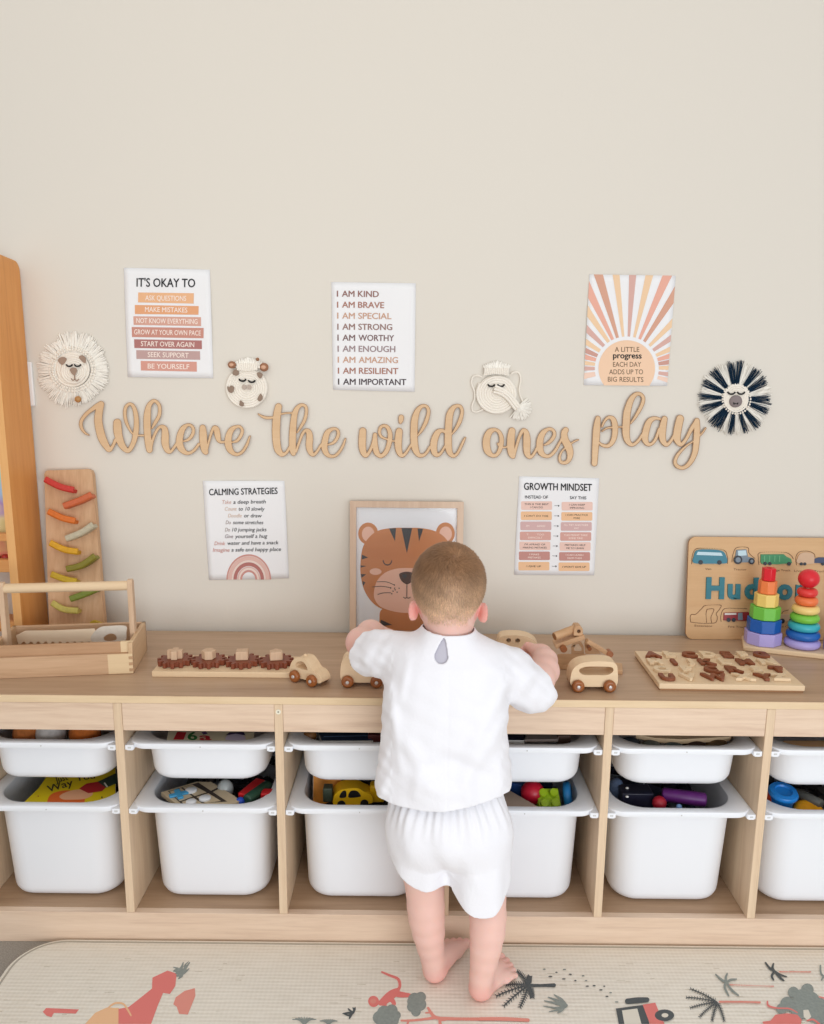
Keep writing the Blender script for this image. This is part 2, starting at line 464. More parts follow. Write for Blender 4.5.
dp_l = ['deep white bin holding the yellow picture book', 'deep white bin holding the noughts and crosses board', 'deep white bin holding the yellow toy car',
        'deep white bin holding the lime green building block', 'deep white bin holding the purple toy', 'deep white bin holding the blue toy spool']
ZU, ZL = .4545, .3135
for k, x in enumerate(BAYX):
    for P, z, lab, g in ((P_sh, ZU, sh_l[k], 'shallow white storage bins'), (P_dp, ZL, dp_l[k], 'deep white storage bins')):
        o = P if k == 0 else dup(P, (0, 0, 0))
        o.location = (x, random.uniform(-.001, .002), z); o['label'] = lab; o['group'] = g
# ================================================================== PLAY MAT
mm, nt, b = base_mat('ribbed_cream_vinyl')
tc = N(nt, 'ShaderNodeTexCoord'); sx = N(nt, 'ShaderNodeSeparateXYZ'); nt.links.new(tc.outputs['Object'], sx.inputs[0])
def wavez(src, per, ph=0):
    a = N(nt, 'ShaderNodeMath', operation='MULTIPLY'); a.inputs[1].default_value = 2*math.pi/per; nt.links.new(src, a.inputs[0])
    s = N(nt, 'ShaderNodeMath', operation='SINE'); nt.links.new(a.outputs[0], s.inputs[0]); return s.outputs[0]
wy = wavez(sx.outputs['Y'], .0092); wx = wavez(sx.outputs['X'], .0092)
mp = N(nt, 'ShaderNodeMapping'); mp.inputs['Scale'].default_value = (18, 190, 1); nt.links.new(tc.outputs['Object'], mp.inputs['Vector'])
nz = N(nt, 'ShaderNodeTexNoise'); nz.inputs['Scale'].default_value = 1; nz.inputs['Detail'].default_value = 3; nt.links.new(mp.outputs[0], nz.inputs['Vector'])
ad = N(nt, 'ShaderNodeMath', operation='MULTIPLY_ADD'); ad.inputs[1].default_value = .45; nt.links.new(wx, ad.inputs[0]); nt.links.new(wy, ad.inputs[2])
m1 = N(nt, 'ShaderNodeMath', operation='MULTIPLY_ADD'); m1.inputs[1].default_value = .16; m1.inputs[2].default_value = .2; nt.links.new(ad.outputs[0], m1.inputs[0])
m2_ = N(nt, 'ShaderNodeMath', operation='ADD'); nt.links.new(m1.outputs[0], m2_.inputs[0]); nt.links.new(nz.outputs[0], m2_.inputs[1])
rp = N(nt, 'ShaderNodeValToRGB'); rp.color_ramp.elements[0].position = .25; rp.color_ramp.elements[1].position = .85
rp.color_ramp.elements[0].color = lin((228, 221, 207)); rp.color_ramp.elements[1].color = lin((246, 241, 230))
nt.links.new(m2_.outputs[0], rp.inputs[0]); nt.links.new(rp.outputs[0], b.inputs['Base Color'])
bp = N(nt, 'ShaderNodeBump'); bp.inputs['Strength'].default_value = .16; bp.inputs['Distance'].default_value = .001; nt.links.new(ad.outputs[0], bp.inputs['Height']); nt.links.new(bp.outputs[0], b.inputs['Normal'])
b.inputs['Roughness'].default_value = .5; b.inputs['Specular IOR Level'].default_value = .3
MX0, MX1, MY0, MY1, MZ = -.881, 1.12, -1.45, -.004, .012
mat_t = thing('play_mat', (0, -.7, 0), 'cream ribbed foam play mat printed with animals, palm trees and a jeep', 'play mat')
def mloc(p): return (p[0], p[1]+.7, p[2])
rg = []
for q, z in ((.004, .0003), (.0005, .003), (0, .006), (.0008, .0095), (.004, .012)):
    rg.append([mloc((x, y, z)) for x, y in rrect(MX0+q, MY0+q, MX1-q, MY1-q, .092, 16)])
MB().loops(rg).build('mat_sheet', mm, mat_t, smooth=60)
# grey border line
o_, i_ = rrect(MX0+.008, MY0+.008, MX1-.008, MY1-.008, .084, 16), rrect(MX0+.0125, MY0+.0125, MX1-.0125, MY1-.0125, .0795, 16)
zf = lambda x, y, t: mloc((x, y, MZ+t))
MB().poly([o_, i_], zf, .0002, None).build('border_line', plain('mat_print_border', (176, 168, 154), .6), mat_t, smooth=0)
# prints: shapes traced on the mat surface
C_CORAL, C_TAN, C_GREY, C_DK, C_SAGE = (226, 124, 118), (238, 190, 146), (146, 154, 149), (78, 84, 86), (136, 150, 142)
MP = [plain('print_coral', C_CORAL, .6), plain('print_tan', C_TAN, .6), plain('print_grey', C_GREY, .6, var=.2, vscale=200), plain('print_dark', C_DK, .6), plain('print_white', (226, 220, 206), .6), plain('print_salmon', (226, 146, 132), .6)]
mp_ = MB(); _lay = [0]
def motif(name):
    global mp_
    if mp_.f: mp_.build(name, MP, mat_t, smooth=0, merge=False)
    mp_ = MB()
def gfn(ox, oy, s):
    def fn(x, y, t): return mloc(on_z(ox+x/s, oy+y/s, MZ+.0003+t))
    return fn
def gp(loops, mat, A, t=None):
    ox, oy, s = A; _lay[0] += 1
    loops = [[(x, -y) for x, y in l] for l in loops]
    f = gfn(ox, oy, s); mp_.poly(loops, lambda x, y, t: f(x, -y, t), .00002*_lay[0] if t is None else t, None, mat)
def gs(strokes, mat, A, res=2):
    D, x0, y0 = stroke_field(strokes, res); gp(contours(D, x0, y0, res), mat, A)
A1 = (0, 940, 4.12)
gp([[(350,346),(392,300),(440,278),(490,280),(495,346)]], 1, A1)
gp([[(488,284),(530,276),(570,245),(626,200),(628,155),(690,126),(728,138),(722,190),(700,222),(672,218),(650,270),(622,346),(488,346)]], 0, A1)
gs([[(440,285,3),(470,262,4),(505,262,4),(525,285,4),(540,312,3)]], 1, A1)
gp([[(190,280),(325,286),(312,303),(222,300),(212,318),(192,312),(176,296)]], 0, A1)
gp([[(803,198),(805,230),(774,307),(738,304),(728,275),(714,265),(724,236),(760,210)]], 5, A1)
gs([[(720,128,3),(750,130,7),(782,92,2)],[(725,138,3),(752,138,6),(779,118,2)],[(728,148,3),(748,146,6),(735,160,2)],[(720,124,3),(745,118,6),(755,92,2)],[(715,128,3),(735,120,5),(715,112,2)],[(760,110,4),(765,100,3),(778,88,1)]], 2, A1)
motif('animal_print'); A2 = (280, 940, 4.12)
gs([[(420,132,4),(450,145,5),(485,160,6),(494,185,6),(488,205,6)],[(485,205,8),(460,225,18),(430,250,16),(415,260,10)],[(385,252,22),(386,254,22)],[(430,255,10),(432,275,8),(445,282,4)],[(470,220,12),(500,225,12),(538,228,7)],[(455,240,10),(470,262,8),(455,275,4)]], 0, A2)
gp([circ(384, 252, 12, 14, 10)], 5, A2)
motif('monkey_print')
for cx, cy, r in ((580,235,22),(555,245,28),(575,265,28),(545,275,22),(560,295,20),(550,255,26)): gp([circ(cx, cy, r, 16)], 2, A2)
for cx, cy, r in ((430,300,30),(460,290,25),(410,320,28),(455,325,36),(480,310,18),(425,335,30)): gp([circ(cx, cy, r, 16)], 2, A2)
gs([[(824,326,7),(700,324,7),(640,318,7),(610,280,5)],[(680,326,7),(660,330,6),(660,346,6)],[(640,320,6),(560,330,5),(500,332,4)],[(530,332,4),(525,346,4)],[(625,298,4),(600,300,3)]], 5, A2)
motif('tree_print')
gs([[(300,300,3),(285,310,4),(265,305,2)],[(300,300,3),(290,315,4),(285,325,2)],[(298,300,3),(280,300,4),(258,303,2)],[(300,300,4),(305,290,4),(300,278,2)],[(303,300,3),(308,285,4),(310,276,1)],[(300,298,3),(288,290,4),(280,282,2)]], 3, A2)
motif('leaf_print')
for cx, r in ((100, 46), (200, 34)):
    for k in range(-4, 5): gs([[(cx, 350, 2), (cx+k*r*.12, 350-r*.45, 3), (cx+k*r*.26, 352-r*math.cos(k*.19)*.75, 2)]], 2, A2, 1.5)
motif('grass_print'); A3 = (480, 940, 4.12)
gs([[(190,187,8),(250,187,6),(305,186,8)]], 3, A3)
def frond(p, q, bend, n, w, A, mat, lw=2.8):
    p, q = Vector(p), Vector(q); m = (p+q)/2+Vector(bend); L = [((1-t)**2)*p+2*t*(1-t)*m+t*t*q for t in [i/n for i in range(n+1)]]
    S = [[(a.x, a.y, lw) for a in L]]
    for i in range(1, n+1):
        d = (L[i]-L[i-1]).normalized(); nn = Vector((-d.y, d.x)); k = w*(1-.4*i/n)
        for s in (-1, 1): S.append([(L[i].x, L[i].y, lw*.8), (L[i].x+(d.x*.6+s*nn.x)*k, L[i].y+(d.y*.6+s*nn.y)*k, lw*.5)])
    gs(S, mat, A, 1.5)
for q, bd in (((155,130),(5,-8)),((70,230),(0,-10)),((100,270),(-5,-5)),((165,275),(5,0)),((205,150),(-5,0)),((215,235),(6,0)),((110,185),(0,-8))): frond((200,187), q, bd, 10, 15, A3, 3, 2.6)
motif('palm_print')
gs([[(355,270,7),(320,262,6),(265,250,2)],[(355,270,7),(318,250,6),(280,235,2)],[(355,270,6),(335,245,6),(305,225,2)],[(355,270,6),(320,280,5),(262,272,2)],[(355,270,6),(330,285,5),(285,295,2)],[(350,272,5),(335,290,5),(320,300,2)]], 2, A3)
motif('leaf_print')
for x, y in ((265,120),(315,133),(348,121),(372,141),(290,150),(345,160),(393,167),(425,147),(437,167),(442,190),(470,188),(512,190),(498,205),(538,217),(523,232),(563,255)):
    gp([[(x+dx*1.1, y+dy*.8) for dx, dy in circ(0, 0, random.uniform(4, 8), 8, 3.4)]], 3 if random.random() < .5 else 2, A3)
motif('speck_print')
gs([[(0,325,7),(100,325,8),(198,330,7)]], 5, A3)
motif('trunk_print')
gs([[(608,252,11),(650,248,12),(688,246,10)]], 3, A3)
gp([[(560,282),(680,266),(698,346),(572,346)]], 3, A3); gp([[(585,290),(648,282),(665,346),(595,346)]], 4, A3)
gp([[(670,266),(722,258),(735,290),(760,346),(700,346)]], 0, A3); gp([circ(760, 310, 40, 20, 24)], 3, A3); gp([circ(762, 310, 14, 14, 9)], 4, A3)
motif('jeep_print'); A4 = (660, 940, 5.024)
for q, bd in (((155,245),(10,-5)),((135,288),(0,-10)),((155,340),(-5,-8)),((200,385),(-8,-5)),((262,405),(-5,0)),((322,405),(5,-5))): frond((288,312), q, bd, 11, 13, A4, 3, 2.4)
gs([[(300,310,5),(400,310,5),(502,313,5)]], 5, A4); gs([[(350,224,3),(450,228,3),(570,232,3)]], 5, A4); gs([[(600,159,3),(680,159,3),(757,160,3)]], 5, A4)
motif('palm_print')
gs([[(335,212,5),(310,200,6),(280,173,4)],[(335,212,5),(330,190,6),(338,168,4)],[(335,212,5),(355,200,6),(384,196,3)],[(335,212,5),(325,235,6),(345,280,4)],[(335,212,5),(360,250,6),(394,278,4)]], 2, A4)
gs([[(575,155,5),(550,140,6),(530,113,4)],[(575,155,5),(565,140,6),(570,118,4)],[(575,155,5),(562,180,6),(570,200,4)],[(575,155,5),(600,185,6),(622,203,4)],[(575,155,5),(600,172,5),(636,184,3)]], 3, A4)
gs([[(824,185,5),(808,165,5),(806,128,4)],[(820,185,5),(812,200,4)]], 2, A4)
motif('palm_print')
for cx, cy, r in ((670,262,28),(740,250,32),(710,285,38),(640,320,36),(680,330,40),(760,300,40),(800,330,40),(780,370,45),(610,345,26),(820,380,40),(700,360,40),(745,345,35)): gp([circ(cx, cy, r, 16)], 2, A4)
gp([[(720,352),(745,350),(760,385),(740,405),(722,385)]], 4, A4)
gp([[(515,410),(555,405),(580,375),(640,368),(690,375),(712,400),(708,422),(520,422)]], 0, A4); gs([[(540,308,4),(545,330,5),(590,342,4),(650,345,4),(690,365,3)]], 0, A4)
gs([[(740,405,4),(770,400,5),(800,422,5)],[(800,285,3),(824,292,4)]], 0, A4)
motif('tree_print')
# faint grey dashes printed across the mat
for _ in range(260):
    x, y = random.uniform(-.85, 1.05), random.uniform(-.65, -.06); w = random.uniform(.006, .018); _lay[0] = 0
    mp_.add([mloc((x, y, MZ+.0001)), mloc((x+w, y+random.uniform(-.001, .001), MZ+.0001)), mloc((x+w, y+.0013, MZ+.0001)), mloc((x, y+.0013, MZ+.0001))], [(0, 1, 2, 3)], 6)
MP[6:] = []; MP.append(plain('print_faint', (206, 196, 178), .6))
mp_.build('mat_print', MP, mat_t, smooth=0, merge=False)['kind'] = 'stuff'
# ================================================================== WALL: script words
M_SIGN = wood('sign_plywood', (230, 198, 160), (214, 178, 138), 'X', .5, 70, .35, spec=.3)
def wfn(A, plane=WY, off=(0, 0, 0)):
    ox, oy, s = A; off = Vector(off)
    def fn(x, y, t): return on_y(ox+x/s, oy+y/s, plane-t)-off
    return fn
def yflip(loops): return [[(x, -y) for x, y in l] for l in loops]
def sign(word, parts, label):
    """parts: list of (crop, strokes)"""
    base = parts[0][0]; st = []
    for (ox, oy, s), S in parts:
        for q in S: st.append([((ox+x/s-base[0])*base[2], (oy+y/s-base[1])*base[2], r*base[2]/s) for x, y, r in q])
    D, x0, y0 = stroke_field(st, 2.6)
    c0 = on_y(base[0]+(x0+D.shape[0]*1.3)/base[2], base[1]+(y0+D.shape[1]*1.3)/base[2], WY)
    f = wfn(base, off=c0); g = lambda x, y, t: f(x, -y, t)
    L = contours(D, x0, y0, 2.6); Li = contours(D, x0, y0, 2.6, -3.6)
    mb = MB().poly(yflip(L), g, .0068, .0015, 0, 1)
    mb.poly(yflip(Li), g, .0071, None, 2)
    o = mb.build('script_word_sign', [M_PLYEDGE, M_EDGE, M_SIGN], smooth=30, merge=False)
    o.location = c0
    tag(o, label, 'wall sign', 'plywood script words on the wall')
WA, WB = (70, 380, 8.24), (160, 380, 8.24)
sign('Where', [(WA, [
 [(158,455,5),(120,432,11),(92,385,15),(95,335,16),(135,280,16),(185,240,18),(235,207,22),(262,197,20)],
 [(256,200,27),(240,260,32),(233,330,34),(243,400,35),(265,480,35),(300,545,28),(325,575,20),(352,545,14),(375,495,16)],
 [(390,352,33),(392,400,36),(400,460,34),(425,530,30),(460,575,22),(490,575,20),(525,510,22),(543,430,24),(548,350,22),(540,270,20),(520,215,16),(490,197,13),(460,225,15),(452,280,15),(462,340,15),(485,395,12),(510,435,9),(545,455,9),(605,457,9)],
 [(675,398,7),(700,355,15),(735,290,16),(738,220,15),(715,182,15),(685,174,16),(650,215,22),(637,290,30),(636,380,31),(640,460,30),(648,530,30),(655,575,27)],
 [(665,565,15),(680,500,13),(710,425,13),(745,385,14),(778,400,24),(785,450,31),(785,520,32),(800,575,24)]]),
 (WB, [[(43,440,30),(43,520,31),(60,575,24),(85,592,14),(115,558,13),(150,505,13)],
 [(192,505,7),(235,490,13),(268,450,15),(275,405,14),(255,375,13),(225,372,14),(190,400,23),(168,450,28),(160,510,30),(172,560,29),(205,595,20),(240,603,14),(280,580,13),(320,530,13)],
 [(352,393,26),(355,440,32),(358,510,33),(368,575,29),(378,595,22)],[(385,580,11),(405,500,11),(425,430,13),(445,392,15),(465,405,24),(472,440,26),(480,480,23),(492,507,14),(520,512,11),(545,505,10)],
 [(588,515,7),(635,500,13),(668,455,15),(678,415,14),(660,387,13),(630,385,14),(590,410,23),(567,460,28),(562,520,30),(575,570,27),(605,603,18),(640,613,14),(680,590,13),(715,535,13),(735,480,9),(742,463,7)]])],
 "plywood cutout of the script word Where, under the lion hanging")
WC = (250, 380, 8.24)
sign('the', [(WC, [
 [(235,220,29),(225,270,32),(218,340,34),(215,420,34),(218,500,33),(230,570,31),(255,608,22),(275,613,17),(300,598,13),(330,550,13)],
 [(68,280,6),(100,300,11),(140,312,13),(190,308,11),(240,285,9),(300,273,8),(350,272,8)],
 [(390,432,7),(420,385,13),(450,330,15),(465,265,14),(460,222,14),(430,205,14),(395,225,19),(370,275,25),(358,350,28),(352,440,30),(350,520,30),(352,575,28),(358,605,21)],
 [(380,590,11),(400,530,12),(430,450,13),(458,415,14),(485,430,24),(492,480,29),(488,540,29),(498,590,24),(520,617,15),(550,593,13),(580,545,12),(605,515,12)],
 [(640,535,7),(690,515,13),(722,470,15),(728,430,14),(712,405,13),(680,404,14),(640,432,23),(620,490,27),(613,550,27),(627,600,23),(655,625,16),(695,627,13),(730,600,13),(765,545,12),(782,497,9),(788,482,6)]])],
 'plywood cutout of the script word the, below and right of the giraffe hanging')
WD = (350, 380, 6.867)
sign('wild', [(WD, [
 [(88,350,25),(85,400,27),(85,460,26),(95,503,21),(112,518,15),(135,490,12),(160,430,13),(172,375,15)],
 [(172,378,15),(172,430,19),(180,490,21),(200,518,16),(220,520,15),(250,490,17),(270,430,18),(275,370,17),(260,328,15),(235,314,12),(210,327,12),(202,360,12),(217,390,10),(250,405,8),(290,418,7),(315,418,7)],
 [(338,352,24),(333,400,26),(332,460,25),(342,503,20),(360,520,13),(385,500,11),(420,445,10)],
 [(352,256,19),(350,275,18),(346,294,10)],
 [(465,382,6),(495,340,12),(525,280,15),(540,215,13),(525,182,12),(495,180,13),(465,210,19),(445,270,25),(440,340,26),(440,410,26),(448,470,25),(470,513,17),(500,518,13),(525,500,11),(550,460,11)],
 [(655,357,13),(630,347,14),(602,362,21),(580,410,25),(574,460,25),(582,500,21),(600,516,14),(625,500,11),(652,455,9)],
 [(700,372,6),(730,330,12),(755,280,15),(770,220,13),(760,185,13),(735,177,13),(705,197,19),(685,240,25),(678,300,26),(675,380,26),(675,450,26),(687,500,20),(712,522,13),(740,500,11),(770,440,11),(788,402,8),(794,395,5)]])],
 'plywood cutout of the script word wild, in the middle of the wall phrase')
WE = (475, 380, 7.49)
sign('ones', [(WE, [
 [(150,370,13),(112,387,23),(90,430,28),(85,480,29),(95,530,27),(125,563,17),(158,563,15),(183,530,17),(197,480,19),(198,430,18),(180,388,15),(150,370,13)],
 [(175,480,12),(192,500,10),(220,505,8),(250,497,8)],
 [(277,382,27),(270,430,30),(268,500,30),(275,550,27),(285,572,19)],[(295,560,11),(310,500,12),(335,420,13),(360,378,15),(382,390,20),(388,440,28),(388,500,28),(392,550,24),(412,578,14),(440,555,12),(475,490,12)],
 [(520,487,7),(555,468,13),(588,430,15),(595,395,14),(575,369,13),(545,370,14),(512,395,21),(490,440,26),(485,500,27),(497,545,23),(525,568,16),(560,568,13),(600,530,13),(640,460,11),(655,430,11)],
 [(680,375,23),(668,400,25),(675,450,29),(700,500,30),(713,550,25),(703,598,18),(675,620,14),(642,612,13),(634,580,11),(645,545,9),(665,520,8),(700,490,8),(745,460,8),(775,448,6)]])],
 'plywood cutout of the script word ones, under the elephant hanging')
WF = (585, 380, 6.338)
sign('play', [(WF, [
 [(82,243,17),(75,300,24),(70,370,24),(65,440,22),(62,500,20),(60,528,20)],
 [(108,295,7),(125,260,9),(150,237,11),(178,248,17),(190,290,20),(188,350,19),(172,395,16),(145,418,13),(110,413,11),(92,398,8)],[(108,325,5),(140,305,7),(180,300,7),(240,297,6)],
 [(290,275,6),(325,225,11),(360,160,13),(370,115,12),(350,89,12),(320,92,14),(290,130,20),(268,200,24),(262,270,25),(260,340,24),(272,388,19),(300,411,12),(335,388,11),(365,345,10)],
 [(475,247,9),(440,243,13),(407,265,20),(387,320,23),(380,370,22),(397,406,14),(425,403,11),(450,370,11),(470,310,10)],
 [(505,246,19),(493,300,24),(490,360,23),(500,395,18),(520,410,13),(545,385,11),(568,345,10)],
 [(603,245,25),(590,300,26),(582,360,25),(592,396,18),(612,408,13),(642,373,12),(675,310,14),(708,262,17)],
 [(710,258,18),(710,320,21),(705,400,21),(695,465,19),(665,525,16),(625,556,13),(587,548,13),(571,518,12),(590,472,11),(640,420,8),(690,385,6),(740,340,7),(765,305,6)]])],
 'plywood cutout of the script word play, beside the zebra hanging')
# ================================================================== POSTERS
BR1, BR2, BR3, BR4, BR5 = (148, 92, 84), (178, 112, 92), (206, 150, 124), (120, 84, 80), (146, 116, 122)
def poster(name, A, corners, label, draw, mats, bow=.006):
    """corners in crop coords: TL TR BR BL"""
    ox, oy, s = A
    C = [Vector(c) for c in corners]; c0 = on_y(ox+(C[0].x+C[2].x)/2/s, oy+(C[0].y+C[2].y)/2/s, WY)
    T, Rr, Bt, Lf = (C[1]-C[0]), None, None, None
    W = (C[1]-C[0]).length; H = (C[3]-C[0]).length
    def fn(x, y, t):
        p = Vector((x, y))-C[0]; u = p.dot((C[1]-C[0]).normalized())/W; v = p.dot((C[3]-C[0]).normalized())/H
        u = min(1, max(0, u)); v = min(1, max(0, v))
        bulge = bow*(math.sin(math.pi*u)**2)*(max(0, 1-v*2.2)**1.5)+bow*.5*math.sin(math.pi*v)**2*(abs(2*u-1)**4)+bow*.25*math.sin(math.pi*u)*(max(0, 2*v-1)**3)
        return on_y(ox+x/s, oy+y/s, WY-.0016-bulge-t)-c0
    r = thing(name, c0, label, 'poster')
    mb = MB(); n = 16
    g = [[fn(*( (C[0]*(1-u)+C[1]*u)*(1-v)+(C[3]*(1-u)+C[2]*u)*v ), 0) for u in [i/n for i in range(n+1)]] for v in [j/n for j in range(n+1)]]
    mb.add([p for row in g for p in row], [(j*(n+1)+i, (j+1)*(n+1)+i, (j+1)*(n+1)+i+1, j*(n+1)+i+1) for j in range(n) for i in range(n)])
    o = mb.build('paper_sheet', M_PAPER, r, smooth=80)
    sd = o.modifiers.new('thickness', 'SOLIDIFY'); sd.thickness = .0003; sd.offset = -1
    pm = MB(); draw(pm, fn)
    pm.build('poster_print', mats, r, smooth=0, merge=False)
    return r
def quad(pm, fn, pts, t, mat, n=6):
    """4 picture points split in strips so the print follows the paper"""
    a, b, c, d = [Vector(p) for p in pts]
    for i in range(n):
        u, w = i/n, (i+1)/n
        P = [a*(1-u)+b*u, a*(1-w)+b*w, d*(1-w)+c*w, d*(1-u)+c*u]
        pm.add([fn(p.x, p.y, t) for p in P], [(3, 2, 1, 0)], mat)
def drape(pm, fn, poly, t, mat, nb=14):
    # slice a picture-plane polygon into bands so the print follows the curved paper
    ys = [p[1] for p in poly]; y0, y1 = min(ys), max(ys); xs = [p[0] for p in poly]; x0, x1 = min(xs), max(xs)
    def half(P, ax, v, sg):
        out = []
        for j in range(len(P)):
            p, q = P[j], P[(j+1) % len(P)]; a, b_ = (p[ax]-v)*sg, (q[ax]-v)*sg
            if a >= 0: out.append(p)
            if a*b_ < 0: k = a/(a-b_); out.append((p[0]+(q[0]-p[0])*k, p[1]+(q[1]-p[1])*k))
        return out
    st = 52.0
    for i in range(int(y0//st), int(y1//st)+1):
        B_ = half(half(poly, 1, i*st, 1), 1, (i+1)*st, -1)
        if len(B_) < 3: continue
        for j in range(int(x0//st), int(x1//st)+1):
            C_ = half(half(B_, 0, j*st, 1), 0, (j+1)*st, -1)
            if len(C_) < 3 or abs(area(C_)) < .5: continue
            if area([(x, -y) for x, y in C_]) < 0: C_ = C_[::-1]
            pm.add([fn(x, y, t) for x, y in C_], [tuple(range(len(C_)))], mat)
# --- it's okay to
def d1(pm, fn):
    put_text(pm, "IT'S OKAY TO", (150, 214), (622, 220), 72, fn, .0009, 0, .018)
    rows = [((163,262),(613,268),(611,352),(161,342),1,'ASK QUESTIONS',(220,325),(550,330)),((136,363),(652,372),(650,442),(136,436),2,'MAKE MISTAKES',(218,418),(560,424)),((124,454),(670,462),(671,534),(126,524),3,'NOT KNOW EVERYTHING',(148,508),(642,517)),
            ((110,541),(692,549),(691,632),(113,622),4,'GROW AT YOUR OWN PACE',(130,600),(668,610)),((130,640),(677,650),(678,720),(132,711),5,'START OVER AGAIN',(185,695),(615,704)),((147,728),(662,737),(664,806),(149,799),6,'SEEK SUPPORT',(240,783),(570,790)),((183,815),(636,822),(637,902),(185,892),7,'BE YOURSELF',(240,876),(575,882))]
    for a, b_, c, d, m, s, p0, p1 in rows:
        quad(pm, fn, (a, b_, c, d), .0005, m); put_text(pm, s, p0, p1, 42, fn, .0009, 8, .012)
m1s = [M_INK]+[plain('band%d' % i, c, .7, spec=.2) for i, c in enumerate(((236,184,142),(230,168,126),(216,166,150),(204,146,132),(178,122,118),(194,162,158),(216,158,144)))]+[plain('print_cream_letters', (248, 232, 222), .7)]
poster('wall_poster', (118, 260, 8.078), [(45,62),(742,78),(770,955),(78,945)], "white poster headed IT'S OKAY TO with seven stacked colour bands", d1, m1s)
# --- I am kind
def d2(pm, fn):
    L = [('KIND',442,0,180,(98,182)),('BRAVE',486,1,273,(98,274)),('SPECIAL',546,2,363,(100,365)),('STRONG',553,3,455,(100,456)),('WORTHY',568,4,545,(101,547)),('ENOUGH',578,5,635,(102,638)),('AMAZING',600,2,727,(104,729)),('RESILIENT',602,1,817,(107,820)),('IMPORTANT',668,6,908,(108,911))]
    y = 179
    for i, (w, x1, m, _, _) in enumerate(L):
        yy = 178+i*90.6; x0 = 98+i*1.2
        put_text(pm, 'I', (x0, yy), (x0+9, yy), 52, fn, .0006, m, .012)
        put_text(pm, 'AM', (x0+42, yy), (x0+144, yy+1), 52, fn, .0006, m, .022)
        put_text(pm, w, (x0+174, yy+1), (x1, yy+4), 52, fn, .0006, m, .022)
m2s = [plain('txt%d' % i, c, .7, spec=.2) for i, c in enumerate(((150,112,106),(172,124,110),(204,164,142),(152,122,116),(130,106,106),(158,138,140),(84,74,78)))]
poster('wall_poster', (325, 275, 8.24), [(52,58),(748,68),(738,962),(66,945)], 'white poster listing nine I AM lines, from KIND to IMPORTANT', d2, m2s, .004)
# --- sunburst
def d3(pm, fn):
    cx, cy = 388, 775; ri, R = 240, 212
    quad_c = [(108,70),(755,80),(690,905),(65,900)]
    def clip(poly):
        out = poly
        for i in range(4):
            a, b_ = Vector(quad_c[i]), Vector(quad_c[(i+1) % 4]); n = Vector((-(b_-a).y, (b_-a).x)); res = []
            for j in range(len(out)):
                p, q = Vector(out[j]), Vector(out[(j+1) % len(out)]); dp, dq = (p-a).dot(n), (q-a).dot(n)
                if dp >= 0: res.append(p)
                if dp*dq < 0: res.append(p+(q-p)*(dp/(dp-dq)))
            out = res
            if not out: return []
        return out
    rays = [((70,865),(150,880),4),]
    # ray angles measured from the sun's centre (deg, from vertical), half widths
    A_ = [(-100,5.,2),(-90,3.6,3),(-82.5,3.6,1),(-74.5,4.,0),(-66.5,4.,5),(-57,4.,1),(-45.5,3.8,3),(-34.5,3.6,1),(-26,3.4,0),(-16.8,3.2,6),(-6.5,2.6,1),(3.6,2.7,3),(13.6,2.8,1),(23.5,3.1,0),(33,3.3,6),(45,3.3,1),(55.5,3.6,3),(66,3.6,1),(74,3.8,0),(81.5,3.8,5),(89,3.8,1),(98,3.6,3),(106,4,2)]
    for a, hw, m in A_:
        P = []
        for r_, s_ in ((ri, -1), (ri, 1), (900, 1), (900, -1)):
            t = math.radians(a+s_*hw*.80); P.append((cx+r_*math.sin(t), cy-r_*math.cos(t)*1.0))
        P = clip(P[::-1])
        if len(P) > 2:
            drape(pm, fn, [(p[0], p[1]) for p in P], .0005, m)
    S = [Vector((cx+R*math.cos(math.radians(a)), cy-R*math.sin(math.radians(a)))) for a in range(-60, 241, 6)]
    S = clip([(p.x, p.y) for p in S][::-1]); drape(pm, fn, [(p[0], p[1]) for p in S], .0007, 4)
    for s, p0, p1, h, m, bo in (('A LITTLE',(298,650),(482,650),38,7,.004),('progress',(286,698),(498,700),46,8,.03),('EACH DAY',(285,762),(495,762),38,7,.004),('ADDS UP TO',(256,818),(510,818),38,7,.004),('BIG RESULTS',(246,873),(512,876),38,7,.004)):
        put_text(pm, s, p0, p1, h, fn, .001, m, bo)
m3s = [plain('ray%d' % i, c, .7, spec=.2) for i, c in enumerate(((234,176,158),(240,206,170),(242,210,192),(218,176,166),(242,206,176),(206,158,146),(216,166,144)))]+[plain('txt_brown', (110, 84, 60), .7), M_INK]
poster('wall_poster', (575, 265, 7.49), [(108,70),(755,80),(690,905),(65,900)], 'sunburst poster with striped rays reading A LITTLE progress EACH DAY', d3, m3s, .007)
